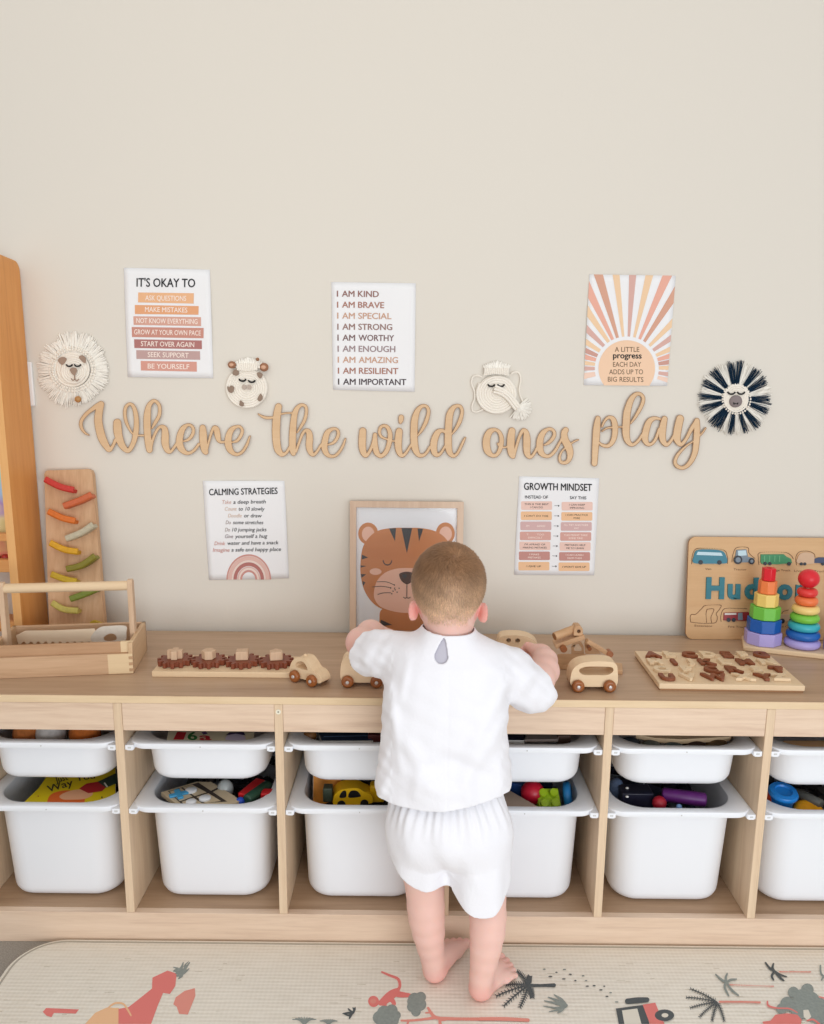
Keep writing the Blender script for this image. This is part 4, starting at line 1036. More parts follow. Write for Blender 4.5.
# ================================================================== WOODEN CARS
def car(name, loc, rz, prof, holes, width, wheels, label, wr=.0128, group=None, extras=None, wm=None):
    r = thing(name, loc, label, 'toy car', group, rz)
    P = [tuple(p)[:2] for p in crom([(x, z, 0) for x, z in prof], 5, True)]
    H = [[tuple(p)[:2] for p in crom([(x, z, 0) for x, z in h], 5, True)] for h in holes]
    mb = MB().poly([P]+H, lambda x, z, t: (x, t, z), -width/2, width/2)
    mb.build('body', M_PALE, r, smooth=40, bevel=.003, seg=3)
    for wx in wheels:
        MB().cyl((wx, -width/2-.008, wr), (wx, width/2+.008, wr), .0022, 10).build('axle', M_HUB, r)
        for s in (-1, 1):
            y0 = s*(width/2+.001); Mx = Matrix.Translation((wx, y0, wr)) @ Matrix.Rotation(-s*math.pi/2, 4, 'X')
            w = MB().lathe([(.0023, 0), (wr*.86, 0), (wr*.98, .002), (wr, .005), (wr*.96, .0085), (wr*.8, .0105), (wr*.55, .0112), (wr*.32, .0098), (.0023, .0098)], 28, M=Mx).build('wheel', wm or M_WHEEL, r, smooth=50)
            MB().lathe([(.0001, .0125), (.0028, .0122), (.0038, .0108), (.0038, .0095)][::-1], 14, M=Mx).build('hub_pin', M_HUB, w)
    if extras: extras(r)
    return r
car('toy_car', (-.2795, .0865, ZT), -math.radians(34), [(-.041,.012),(-.043,.026),(-.036,.042),(-.020,.053),(-.002,.054),(.011,.044),(.020,.034),(.033,.030),(.042,.021),(.041,.010),(.02,.0085),(-.02,.0085)],
    [[(-.027,.0315),(-.024,.041),(-.012,.0465),(-.001,.044),(.006,.034),(.004,.0305),(-.012,.0300)]], .030, (-.0245, .0225), 'small beetle shaped pale wooden car with brown wheels, beside the gear plank',
    extras=lambda r: MB().sphere((-.012, 0, .0555), (.0042, .0042, .0034)).build('roof_knob', M_PALE, r, smooth=60))
car('toy_van', (-.168, .078, ZT), 0, [(-.043,.012),(-.044,.045),(-.036,.062),(-.020,.068),(.02,.068),(.040,.064),(.045,.05),(.045,.012),(.02,.009),(-.02,.009)],
    [], .036, (-.030, .030), 'wooden toy van half hidden behind the child\'s left sleeve',
    extras=lambda r: [MB().box((-.024, -.0192, .046), (-.018, -.0175, .050)).build('notch', M_EDGE, r), MB().box((-.019, -.0192, .041), (-.015, -.0175, .046)).build('notch', M_EDGE, r)])
car('toy_van', (.3088, .0675, ZT), math.radians(1), [(-.046,.012),(-.048,.034),(-.042,.050),(-.028,.060),(-.005,.064),(.022,.064),(.041,.060),(.047,.048),(.047,.012),(.02,.0095),(-.02,.0095)],
    [[(-.031,.0415),(-.030,.0480),(-.018,.0525),(.0,.0532),(.026,.0528),(.037,.0500),(.038,.0420),(.026,.0350),(.0,.0345),(-.022,.0350)]], .040, (-.0335, .0315), 'pale wooden toy van with one long rounded window, right of the child')
car('toy_car', (.158, .225, ZT), math.radians(-3), [(-.028,.012),(-.031,.035),(-.029,.056),(-.018,.065),(.018,.067),(.045,.060),(.060,.044),(.062,.012),(.03,.0095),(-.01,.0095)],
    [circ(-.006, .055, .0055, 8), circ(.014, .055, .0055, 8)], .040, (-.016, .044), 'rounded pale wooden toy car with two peg holes, under the child\'s right hand')
# toy truck heap
org = Vector((.30, .17, ZT)); r = thing('toy_tow_truck', org, 'wooden toy truck with an arched cabin and tilted bed, behind the van', 'toy truck')
A = (540, 610, 9.156)
def tf(Y): return lambda x, y, t: on_y(A[0]+x/A[2], A[1]-y/A[2], Y-t)-org
M_T = wood('toy_oak', (216, 178, 138), (184, 142, 102), 'X', .5, 60, .5)
sc_ = lambda P: [tuple(p)[:2] for p in crom([(x, y, 0) for x, y in P], 5, True)]
o = Matrix.Translation((.022, .012, 0)) @ Matrix.Rotation(-math.radians(13), 4, 'Z')
MB().box((-.076, -.022, .0), (.078, .026, .010), M=o).build('base_plank', M_T, r, bevel=.0015)
MB().poly([[(x, -y) for x, y in [(158,402),(418,402),(430,440),(425,500),(300,525),(165,525)]]], tf(.172), 0, -.036).build('platform', M_T, r, smooth=0, bevel=.002)
ah = [tuple(p)[:2] for p in crom([(-.008,.034,0),(-.008,.044,0),(.001,.052,0),(.010,.044,0),(.010,.034,0)], 5)]
ao = [(-.018,.0302),(-.018,.046),(-.012,.058),(.001,.064),(.014,.058),(.020,.046),(.020,.0302)]
ao = [(288,402),(285,335),(300,298),(340,274),(378,292),(400,335),(404,402)]; ah = sc_([(316,372),(318,335),(343,310),(372,332),(378,372)])
MB().poly([[(x, -y) for x, y in ao], [(x, -y) for x, y in ah]], tf(.176), 0, -.028).build('arched_cabin', M_T, r, smooth=30, bevel=.0012)
def beam(p, q, Y, w, h, nm, m=None, t0=0):
    a, b_ = on_y(A[0]+p[0]/A[2], A[1]+p[1]/A[2], Y)-org, on_y(A[0]+q[0]/A[2], A[1]+q[1]/A[2], Y)-org
    d = (b_-a).normalized(); n = Vector((0, 1, 0)); u = n.cross(d).normalized()*-1
    rings = [[c+n*x+u*z for x, z in ((-w, -h), (w, -h), (w, h), (-w, h))] for c in (a, b_)]
    mb = MB().loops(rings); 
    return mb.build(nm, m or M_T, r, smooth=0, bevel=.001)
beam((130, 315), (395, 225), .175, .018, .0052, 'tilted_bed')
beam((430, 280), (625, 400), .150, .007, .0045, 'tow_arm')
a = on_y(A[0]+632/A[2], A[1]+395/A[2], .150)-org; MB().cyl((a.x, a.y-.009, a.z), (a.x, a.y+.009, a.z), .0075, 20).build('arm_wheel', M_WHEEL, r)
a = on_y(A[0]+215/A[2], A[1]+355/A[2], .150)-org; MB().cyl((a.x, a.y-.004, a.z), (a.x, a.y+.016, a.z), .0075, 20).build('brown_peg', M_WHEEL, r)
MB().poly([[(x, -y) for x, y in [(415,402),(405,300),(420,255),(455,275),(560,400)]]], tf(.172), 0, -.024).build('rear_block', M_T, r, bevel=.0015)
a = on_y(A[0]+452/A[2], A[1]+352/A[2], .150)-org; MB().cyl((a.x, a.y-.004, a.z), (a.x, a.y+.012, a.z), .0045, 14).build('brown_peg', M_WHEEL, r)
a = on_y(A[0]+340/A[2], A[1]+175/A[2], .175)-org
P = [(-.010,-.011),(.010,-.011),(.010,.004),(.004,.011),(-.006,.011),(-.010,.004)]
MB().poly([P, circ(.001, -.001, .0042, 12)], lambda x, z, t: (a.x+x, a.y+t, a.z+z), -.014, .014).build('bed_stop', M_T, r, smooth=20, bevel=.001)
org2 = on_y(A[0]+230/A[2], A[1]+205/A[2], .170); r2 = thing('wooden_log', org2, 'short round wooden log lying on the tilted bed of the toy truck', 'log')
p, q = on_y(A[0]+132/A[2], A[1]+243/A[2], .160)-org2, on_y(A[0]+318/A[2], A[1]+172/A[2], .178)-org2
MB().cyl(p, q, .0092, 22).build('log', [M_T], r2, smooth=50, bevel=.001)
d = (p-q).normalized(); MB().cyl(p, p+d*.0006, .0080, 22).build('end_grain', plain('brown_end_grain', (150, 104, 62), .6), r2)
# ================================================================== FRAMED TIGER
FW, FH = .277, .336
lean = math.atan2(.034, .334)
r = thing('framed_print', (-.0815, .3985, ZT), 'wooden framed picture of an orange striped tiger, behind the child', 'framed picture', rot=(-lean, 0, 0))
fo = [(-FW/2, 0), (FW/2, 0), (FW/2, FH), (-FW/2, FH)]; w = .0155; fi = [(-FW/2+w, w), (FW/2-w, w), (FW/2-w, FH-w), (-FW/2+w, FH-w)]
MB().poly([fo, fi], lambda x, z, t: (x, t, z), -.018, 0).build('frame', wood('pinkish_frame_wood', (224, 200, 178), (200, 170, 146), 'Z', .5, 70, .5), r, smooth=0, bevel=.001)
FA = (38, 50, 714, 818)
def ff(x, y, t): return ((x-38)/714*FW-FW/2, -.006-t, FH*(1-(y-50)/818))
pm = MB(); _l = [0]
def fp(loops, m):
    _l[0] += 1; pm.poly([[(x, -y) for x, y in l] for l in loops], lambda x, y, t: ff(x, -y, t), .00006*_l[0], None, m)
def sc(P, k=6): return [tuple(p)[:2] for p in crom([(x, y, 0) for x, y in P], k, True)]
quad_ = [(70, 85), (720, 85), (720, 840), (70, 840)]
fp([quad_], 0)
mirror = lambda P: [(796-x, y) for x, y in P]
fp([sc([(245,700),(225,780),(215,835),(400,838),(590,835),(575,780),(555,700),(400,690)])], 1)
fp([circ(152, 245, 63, 28, 66)], 1); fp([circ(152, 248, 40, 24, 45)], 2); fp([circ(640, 240, 60, 28, 66)], 1); fp([circ(642, 243, 40, 24, 45)], 2)
fp([sc([(400,208),(480,209),(560,222),(620,250),(665,300),(690,370),(698,450),(692,520),(665,600),(610,670),(540,705),(400,722),(260,705),(185,665),(130,590),(106,500),(104,420),(118,330),(160,265),(220,225),(310,210)])], 1)
fp([sc([(400,450),(330,455),(260,480),(210,530),(190,600),(200,650),(240,690),(320,715),(400,722),(480,715),(560,690),(598,650),(606,600),(590,530),(540,480),(470,455)])], 2)
for P in ([(284,213),(328,210),(322,290)], [(362,209),(430,209),(398,362)], [(464,211),(500,213),(474,290)]): fp([P], 3)
for P in ([(112,372),(118,374),(152,388),(112,402)], [(104,436),(142,440),(106,450)], [(106,488),(140,490),(112,512)], [(115,530),(136,540),(122,562)]): fp([P], 3); fp([[(800-x, y) for x, y in P]], 3)
fp([[(236,765),(308,796),(226,806)]], 3); fp([[(560,765),(490,796),(570,806)]], 3)
for cx in (275, 520):
    L = [(cx+30*math.cos(a), 404+32*math.sin(a)) for a in [math.pi*i/14 for i in range(15)]]; L2 = [(cx+24*math.cos(a), 404+25*math.sin(a)) for a in [math.pi*i/14 for i in range(14, -1, -1)]]
    fp([L+L2], 3)
fp([circ(200, 473, 38, 24, 20)], 2); fp([circ(596, 473, 38, 24, 20)], 2)
fp([sc([(350,490),(365,478),(400,472),(435,478),(450,490),(440,520),(420,540),(400,548),(380,540),(360,520)])], 4); fp([circ(384, 498, 16, 16, 13)], 3)
def fline(P, w, m):
    Q = [tuple(p) for p in crom([(x, y, w) for x, y in P], 6)]; D, x0, y0 = stroke_field([[q for q in Q]], 1.2); fp(contours(D, x0, y0, 1.2), m)
for P in (((320,553),(270,535),(210,535)), ((300,570),(240,562),(180,566)), ((298,600),(250,602),(214,612))): fline(P, 1.7, 3); fline([(796-x, y) for x, y in P], 1.7, 3)
for x, y in ((320,553),(297,572),(322,572),(350,572),(312,590),(338,596),(304,606),(325,582)): fp([circ(x, y, 4, 8)], 3); fp([circ(796-x, y, 4, 8)], 3)
fline(((378,625),(388,632),(400,628)), 2, 3); fline(((400,548),(400,600),(400,628)), 2, 3); fline(((400,628),(412,632),(422,625)), 2, 3)
TM = [plain('print_white_paper', (240, 240, 242), .35), wood('tiger_orange', (214, 148, 100), (202, 134, 86), 'X', .4, 60, .3), plain('tiger_pink', (238, 194, 172), .4), plain('tiger_charcoal', (66, 66, 68), .4), plain('tiger_nose', (84, 62, 54), .4)]
pm.build('tiger_print', TM, r, smooth=0, merge=False)
gm, nt, b = base_mat('frame_glass'); out = nt.nodes['Material Output']; nt.nodes.remove(b)
tr_ = N(nt, 'ShaderNodeBsdfTransparent'); gl = N(nt, 'ShaderNodeBsdfGlossy'); gl.inputs['Roughness'].default_value = .06; fr = N(nt, 'ShaderNodeFresnel'); fr.inputs['IOR'].default_value = 1.4; mx = N(nt, 'ShaderNodeMixShader')
nt.links.new(fr.outputs[0], mx.inputs[0]); nt.links.new(tr_.outputs[0], mx.inputs[1]); nt.links.new(gl.outputs[0], mx.inputs[2]); nt.links.new(mx.outputs[0], out.inputs['Surface'])
MB().add([(-FW/2+w-.001, -.0125, w-.001), (FW/2-w+.001, -.0125, w-.001), (FW/2-w+.001, -.0125, FH-w+.001), (-FW/2+w-.001, -.0125, FH-w+.001)], [(0, 1, 2, 3)]).build('glass_pane', gm, r, smooth=0)
MB().box((-FW/2+.004, -.0055, .004), (FW/2-.004, -.001, FH-.004)).build('backing_board', plain('grey_backing', (150, 140, 128), .8), r)
# ================================================================== NAME PUZZLE
BX0, BYb = on_y(685.8, 637, .402).x-.0035, .400
lean = math.atan2(.031, .252)
name_rot = Matrix.Translation((BX0, BYb, ZT)) @ Matrix.Rotation(-lean, 4, 'X')
r = thing('name_puzzle_board', (BX0, BYb, ZT), 'plywood name puzzle board with teal letters and vehicle cutouts, leaning on the wall', 'puzzle board', rot=(-lean, 0, 0))
KX, KZ = .00240/5.722, .00253/5.722
def nf(x, y, t): return ((x-39.5)*KX, -.0075-t, (618-y)*KZ*.975+.005)
BW, BH = .418, 576*KZ
MB().poly([rrect(0, 0, BW, BH, .018, 6)], lambda x, z, t: (x, t, z), -.0075, 0, 0, 1).build('board', [M_PLY, M_PLYEDGE], r, smooth=30)
eng = MB()
for s, p0, p1 in (('Van', (140,228), (176,228)), ('Tractor', (308,229), (384,229)), ('Garbage Truck', (500,232), (642,232)), ('Livestock Truck', (664,234), (850,236)), ('Excavator', (90,556), (196,558)), ('Fire Truck', (288,560), (395,562)), ('Police Car', (560,556), (660,556))):
    put_text(eng, s, p0, p1, 12, lambda x, y, t: nf(x, y, t), .0003, 0, .01)
def outline(P, w=2.2):
    D, x0, y0 = stroke_field([[(x, y, w) for x, y in P]], 1.6)
    eng.poly(yflip(contours(D, x0, y0, 1.6)), lambda x, y, t: nf(x, -y, t), .0003, None, 0)
exc = [(66,530),(62,500),(70,486),(95,484),(130,450),(150,434),(236,430),(236,450),(215,480),(222,500),(215,530),(180,536),(120,536),(66,530)]
outline(exc); outline([(160,455),(155,480),(160,532)]); outline([(160,455),(200,455),(185,500),(190,532)])
outline([(60,195),(62,150),(78,112),(120,104),(240,112),(268,150),(270,190)]); outline([(296,180),(300,140),(320,100),(385,98),(395,130),(430,160)])
outline([(455,195),(450,160),(462,126),(600,124),(640,140),(655,160)]); outline([(675,195),(670,150),(690,120),(740,116),(775,130),(782,150)])
outline([(245,525),(243,490),(262,452),(330,448),(395,450)]); outline([(600,520),(604,470),(640,455)])
eng.build('engraved_lines', plain('engraving_brown', (120, 84, 56), .8), r, smooth=0, merge=False)
def on_board(v): return name_rot @ Vector(v)
M_TEAL = wood('teal_letter_stain', (64, 138, 150), (44, 112, 128), 'X', .5, 60, .4)
for ch, x0, x1, nm in (('H',148,255,'capital H'),('u',275,350,'small u'),('d',375,455,'small d'),('s',470,545,'small s'),('o',568,656,'small o'),('n',675,755,'small n')):
    L, w_ = text_outline(ch, .045)
    ys = [p[1] for l in L for p in l]; sx_ = (x1-x0)/ (max(p[0] for l in L for p in l)-min(p[0] for l in L for p in l)); xm = min(p[0] for l in L for p in l)
    s_y = 124/ .76
    c = on_board(nf((x0+x1)/2, 388, 0)); o = thing('letter_piece', c, 'teal wooden letter %s set in the name puzzle board' % ch, 'letter', 'teal letters of the name puzzle', rot=(-lean, 0, 0))
    cl = Vector(nf((x0+x1)/2, 388, 0))
    g = lambda x, y, t: Vector(nf(x0+(x-xm)*sx_, 388-y*s_y, t))-cl
    MB().poly(L, g, .0042, .0001).build('letter', M_TEAL, o, smooth=20, bevel=.0004)
def veh(name, label, mats, draw):
    c = on_board(nf(*draw[0], 0)); cl = Vector(nf(*draw[0], 0)); o = thing(name, c, label, 'puzzle piece', 'vehicle pieces of the name puzzle', rot=(-lean, 0, 0))
    first = True
    for i, (P, m, t) in enumerate(draw[1]):
        nm = ['body', 'detail'][0 if i == 0 else 1]
        g = lambda x, y, tt: Vector(nf(x, -y, tt))-cl
        MB().poly([[(x, -y) for x, y in P]], g, .003+t*.0012, .0001 if i == 0 else .003).build('vehicle_body' if i == 0 else {1: 'window', 2: 'wheel', 3: 'panel'}[m[1]], mats[m[0]], o, smooth=30)
def C_(x, y, r_): return circ(x, y, r_, 18)
vb = plain('puzzle_blue_van', (52, 124, 144), .5); vw = plain('puzzle_window', (188, 214, 224), .4); vd = plain('puzzle_dark', (40, 44, 52), .5); vg = plain('puzzle_green', (58, 138, 92), .5); vr = plain('puzzle_red', (150, 44, 50), .5); vc = plain('puzzle_cream', (206, 172, 140), .5); vgr = plain('puzzle_grey', (120, 136, 150), .5)
veh('puzzle_van', 'blue van piece at the top left of the name puzzle board', [vb, vw, vd], ((168,152), [(sc([(70,188),(70,150),(86,116),(150,110),(235,118),(262,155),(266,180),(250,190),(150,192)],4),(0,0),0),([(92,124),(228,128),(238,146),(84,142)],(1,1),.5),(C_(110,184,13),(2,2),1),(C_(220,184,13),(2,2),1)]))
veh('puzzle_tractor', 'grey blue tractor piece between the van and the green truck', [vgr, vw, vd], ((360,150), [([(318,112),(376,108),(386,150),(420,158),(424,180),(330,184),(312,160)],(0,0),0),([(326,116),(372,113),(378,142),(328,146)],(1,1),.5),(C_(328,168,25),(2,2),1),(C_(328,168,15),(0,3),1.6),(C_(408,175,18),(2,2),1),(C_(408,175,9),(0,3),1.6)]))
veh('puzzle_garbage_truck', 'green garbage truck piece in the top row of the name puzzle', [vg, vd, plain('puzzle_green_light', (96, 170, 120), .5)], ((555,160), [([(462,180),(462,136),(596,134),(610,146),(640,160),(646,184),(560,192),(470,190)],(0,0),0),([(480,142),(486,142),(486,178),(480,178)],(2,3),.5),([(510,142),(516,142),(516,178),(510,178)],(2,3),.5),([(540,142),(546,142),(546,178),(540,178)],(2,3),.5),([(568,142),(574,142),(574,178),(568,178)],(2,3),.5),(C_(488,188,10),(1,2),1),(C_(515,188,10),(1,2),1),(C_(628,188,11),(1,2),1)]))
veh('puzzle_livestock_truck', 'cream and navy trailer truck piece above the red ball', [vc, vd, plain('puzzle_navy', (60, 72, 104), .5)], ((750,165), [(sc([(680,184),(680,150),(696,128),(730,122),(765,130),(776,150),(780,184)],4),(0,0),0),([(776,182),(776,158),(800,150),(850,150),(862,184)],(2,3),.5),(C_(700,188,9),(1,2),1),(C_(720,188,9),(1,2),1),(C_(826,188,9),(1,2),1)]))
veh('puzzle_fire_truck', 'red and navy fire truck piece in the bottom row of the name puzzle', [vr, vd, vgr, plain('puzzle_white', (214, 210, 204), .5)], ((320,495), [([(258,518),(258,474),(400,468),(420,480),(424,518)],(0,0),0),([(262,476),(330,474),(330,484),(262,486)],(3,3),.5),([(340,474),(366,472),(370,514),(342,514)],(2,3),.5),(C_(286,514,12),(1,2),1),(C_(316,514,12),(1,2),1),(C_(402,512,12),(1,2),1)]))
veh('puzzle_police_car', 'dark wheeled car piece between the two stacking towers', [vc, vd], ((600,505), [([(560,520),(562,500),(590,480),(640,478),(668,500),(672,520)],(0,0),0),(C_(603,518,14),(1,2),1),(C_(655,518,14),(1,2),1)]))
# ================================================================== STACKING TOWERS
EA = math.radians(-19); e_, n_ = Vector((math.cos(EA), math.sin(EA), 0)), Vector((-math.sin(EA), math.cos(EA), 0))
bc = Vector((.7215, .3085, ZT))
r = thing('peg_board', bc, 'pale wooden base board with three pegs, in front of the name puzzle', 'toy base', rz=EA)
MB().box((0, 0, 0), (.262, .090, .0125)).build('base_board', M_PALE, r, bevel=.003)
for i in range(3): MB().cyl((.044+.0865*i, .046, .0126), (.044+.0865*i, .046, .165), .0045, 12).build('peg', M_PALE, r)
tc1 = [bc+e_*(.044+.0865*i)+n_*.046 for i in range(3)]
z = ZT+.0128; H1 = .0308
cols = [('lavender', (176,164,222)), ('blue', (34,94,176)), ('green', (116,196,76)), ('pale yellow', (240,208,118)), ('orange', (240,132,74)), ('red', (220,38,50))]
for i, ((nm, c), R0) in enumerate(zip(cols, (.0415,.0375,.0335,.0268,.0205,.0155))):
    pos = ['at the bottom of', 'second from the bottom of', 'third from the bottom of', 'third from the top of', 'second from the top of', 'on top of'][i]
    o = thing('stacking_block', tuple(tc1[0])[:2]+(z,), '%s faceted stacking block %s the left tower' % (nm, pos), 'stacking block', 'faceted blocks of the left tower', rz=math.radians(12+i*3))
    P = circ(0, 0, R0*1.03, 8 if i < 5 else 6); P = [tuple(p) for p in P]
    MB().poly([P, circ(0, 0, .0055, 10)], lambda x, y, t: (x, y, t), H1-.0006, .0002).build('block', plain('paint_'+nm.replace(' ', '_'), c, .38, spec=.4), o, smooth=20, bevel=.0014)
    z += H1
z = ZT+.0128
cols2 = [('lavender', (176,164,222), .0400), ('blue', (34,100,180), .0375), ('turquoise', (62,176,190), .035), ('green', (122,196,70), .0325), ('pale yellow', (240,208,130), .0305), ('orange', (238,122,70), .0255), ('red', (224,62,58), .0228)]
for i, (nm, c, R0) in enumerate(cols2):
    h = .0205; pos = ['at the bottom', 'second from the bottom', 'third from the bottom', 'in the middle', 'fifth from the bottom', 'second under the ball', 'just under the ball'][i]
    o = thing('stacking_ring', tuple(tc1[1])[:2]+(z,), '%s rounded stacking ring %s of the ball topped tower' % (nm, pos), 'stacking ring', 'rounded rings of the ball topped tower')
    q = h/2-.0003
    MB().lathe([(.0052, .0004)]+[(R0-q+q*math.cos(a), q+.0003+q*math.sin(a)) for a in [math.radians(-90+18*k) for k in range(11)]]+[(.0052, h-.0004)], 40, closed=True).build('ring', plain('paint_'+nm.replace(' ', '_')+'_b', c, .38, spec=.4), o, smooth=60)
    z += h
o = thing('stacking_ball', tuple(tc1[1])[:2]+(z,), 'red ball on top of the right hand rainbow ring tower', 'ball')
MB().sphere((0, 0, .0222), (.0235, .0235, .0222), n=32, k=20).build('ball', plain('paint_red', (220, 38, 50), .38), o, smooth=80)
z = ZT+.0128
for i, (nm, c) in enumerate((('lavender', (176,164,222)), ('blue', (34,94,176)))):
    o = thing('stacking_block', tuple(tc1[2])[:2]+(z,), '%s stacking block of the third tower, cut off by the right edge' % nm, 'stacking block')
    MB().poly([circ(0, 0, .041-.004*i, 4 if False else 12), circ(0, 0, .0055, 10)], lambda x, y, t: (x, y, t), .0302, .0002).build('block', plain('paint_'+nm, c, .38), o, smooth=20, bevel=.0014)
    z += .0305
# ================================================================== LETTER PUZZLE
qb = [on_z(634.7, 650.6, ZT+.015), on_z(771, 656, ZT+.015), on_z(805.4, 686, ZT+.015), on_z(659.4, 683.6, ZT+.015)]
pc = Vector((sum(p.x for p in qb)/4, sum(p.y for p in qb)/4, ZT))
r = thing('letter_puzzle_board', pc, 'pale wooden alphabet puzzle board lying on the right bench', 'puzzle board')
P = [(p.x-pc.x, p.y-pc.y) for p in qb][::-1]
MB().poly([P], lambda x, y, t: (x, y, t), .015, .0035).build('board', M_PALE, r, smooth=0, bevel=.0015)
MB().poly([[(x*.985, y*.985) for x, y in P]], lambda x, y, t: (x, y, t), .0034, .0001).build('base_sheet', M_PLYEDGE, r, smooth=0)
A = (630, 640, 4.247)
xa = (qb[1]-qb[0]).normalized(); ya = (qb[0]-qb[3]).normalized()
ML = [plain('brown_letter_wood', (140, 76, 44), .5, var=.2, vscale=90), wood('pale_letter_wood', (240, 218, 186), (222, 196, 160), 'X', .5, 60, .4)]
rows = [('ABCDEFG', [92,168,250,330,410,478,553], 65, 'BPBPBPB'), ('HIJKLMN', [105,185,250,325,400,487,578], 96, 'PBPBPBP'), ('OPQRST', [135,240,350,440,535,625], 128, 'PPBBPB'), ('UVWXYZ', [158,248,360,480,570,635], 160, 'BPBPBP')]
for let, xs, y, cc in rows:
    for ch, x, c in zip(let, xs, cc):
        p = on_z(A[0]+x/A[2], A[1]+y/A[2], ZT+.017)
        colr = 'brown' if c == 'B' else 'pale'
        o = thing('alphabet_piece', (p.x, p.y, ZT+.0152), '%s wooden letter %s lying on the alphabet puzzle board' % (colr, ch), 'letter', 'wooden letters of the alphabet puzzle')
        L, w_ = text_outline(ch, .06); s_ = .030/.73
        mb = MB().poly(L, lambda a, b_, t: tuple((xa*((a-w_/2)*s_*1.05)+ya*((b_-.36)*s_))+Vector((0, 0, t))), .0068, .0001)
        mb.build('letter', ML[0 if c == 'B' else 1], o, smooth=20, bevel=.0008)
# ================================================================== THINGS IN THE BINS
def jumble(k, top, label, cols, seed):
    """added filler heap propping the toys; dark colours stand for the shaded gaps"""
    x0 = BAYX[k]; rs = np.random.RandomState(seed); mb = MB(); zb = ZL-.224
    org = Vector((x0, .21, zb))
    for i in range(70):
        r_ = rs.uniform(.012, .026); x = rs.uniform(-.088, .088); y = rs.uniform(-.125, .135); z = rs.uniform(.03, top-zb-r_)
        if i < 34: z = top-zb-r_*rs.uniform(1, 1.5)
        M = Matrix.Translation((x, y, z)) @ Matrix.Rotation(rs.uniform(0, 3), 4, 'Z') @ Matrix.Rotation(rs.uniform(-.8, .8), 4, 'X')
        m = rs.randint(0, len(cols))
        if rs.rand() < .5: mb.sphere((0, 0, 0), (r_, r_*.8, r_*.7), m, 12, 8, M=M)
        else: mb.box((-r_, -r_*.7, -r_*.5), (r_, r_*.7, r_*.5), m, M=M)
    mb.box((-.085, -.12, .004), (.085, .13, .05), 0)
    o = mb.build('dark_filler_heap', [plain('jumble_%d_%d_%d' % c, c, .6) for c in cols], smooth=40, merge=False); o.location = org
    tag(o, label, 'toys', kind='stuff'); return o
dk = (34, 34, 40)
jumble(0, .268, 'added dark filler heap under the yellow picture book', [dk, (60, 56, 52), (40, 40, 60)], 1)
jumble(1, .272, 'added dark filler heap around the noughts and crosses board', [dk, (40, 46, 40), (60, 60, 66)], 2)
jumble(2, .272, 'added dark filler heap around the yellow toy car', [dk, (50, 52, 40), (44, 40, 50)], 3)
jumble(3, .262, 'added dark filler heap behind the lime green building block', [dk, (30, 50, 84), (44, 40, 60)], 4)
jumble(4, .276, 'added dark navy filler heap around the purple toy', [(24, 24, 40), (34, 30, 54), (50, 60, 88)], 5)
jumble(5, .268, 'added dark filler heap around the blue spool', [dk, (66, 62, 60), (50, 44, 44)], 6)
def cz(A, z): return lambda x, y: on_z(A[0]+x/A[2], A[1]+y/A[2], z)
def slab(name, A, z, pts, th, mat, label, cat, group=None, draws=(), edge=None):
    """flat thing lying level at height z: outline given on its top face"""
    g = cz(A, z); P = [g(x, y) for x, y in pts]; c = sum(P, Vector())/len(P); c.z = z-th
    r = thing(name, c, label, cat, group); Q = [(p.x-c.x, p.y-c.y) for p in P]
    if area(Q) < 0: Q = Q[::-1]
    MB().poly([Q], lambda x, y, t: (x, y, t), th, 0, 0, 1).build('cover' if 'book' in name else 'board', [mat, edge or mat], r, smooth=30, bevel=.0008)
    if draws:
        mb = MB(); mats = []
        for i, (pl, m) in enumerate(draws):
            if m not in mats: mats.append(m)
            if isinstance(pl, tuple) and isinstance(pl[0], str):
                s, p0, p1, h, bo = pl; put_text(mb, s, p0, p1, h, lambda x, y, t: g(x, y)+Vector((0, 0, th-z))-Vector((c.x, c.y, 0))+Vector((0, 0, z*0+t)) if False else Vector((g(x, y).x-c.x, g(x, y).y-c.y, th+t)), .0004+.00006*i, mats.index(m), bo, 0)
            else:
                mb.poly([[(x, -y) for x, y in pl]], lambda x, y, t: Vector((g(x, -y).x-c.x, g(x, -y).y-c.y, th+t)), .0004+.00006*i, None, mats.index(m))
        mb.build('cover_print', mats, r, smooth=0, merge=False)
    return r
def sc2(P, k=5): return [tuple(p)[:2] for p in crom([(x, y, 0) for x, y in P], k, True)]
cY, cK, cR, cW = plain('book_yellow', (222, 200, 20), .4), plain('book_black', (34, 34, 36), .5), plain('book_red', (170, 30, 44), .45), plain('book_white', (232, 232, 230), .5)
cO, cS, cG = plain('book_orange', (224, 106, 44), .45), plain('book_skin', (232, 176, 140), .5), plain('book_dark_green', (36, 62, 58), .5)
A = (0, 720, 5.886)
slab('picture_book', A, .302, [(122,502),(225,402),(330,250),(680,250),(680,470),(640,500)], .012, cY, 'yellow picture book with a red haired figure, in the leftmost deep bin', 'book', edge=cW, draws=[
    (sc2([(285,500),(290,450),(330,425),(400,415),(470,430),(500,470),(470,505),(380,507)]), cO), (sc2([(350,450),(390,425),(460,410),(530,420),(545,440),(500,465),(420,470),(370,468)]), cS),
    ([(465,405),(510,375),(600,360),(632,390),(600,420),(520,432)], cR), ([(575,365),(690,310),(690,372),(625,400)], cG), ([(610,372),(628,398),(636,394),(618,368)], cW),
    (('Just', (330, 372), (402, 352), 36, .01), cK), (('Way', (285, 428), (432, 385), 42, .01), cK), (('You', (450, 362), (560, 345), 30, .01), cK), (circ(225, 450, 4, 8), cR), (circ(600, 457, 5, 8), cK)])
A = (120, 720, 4.847)
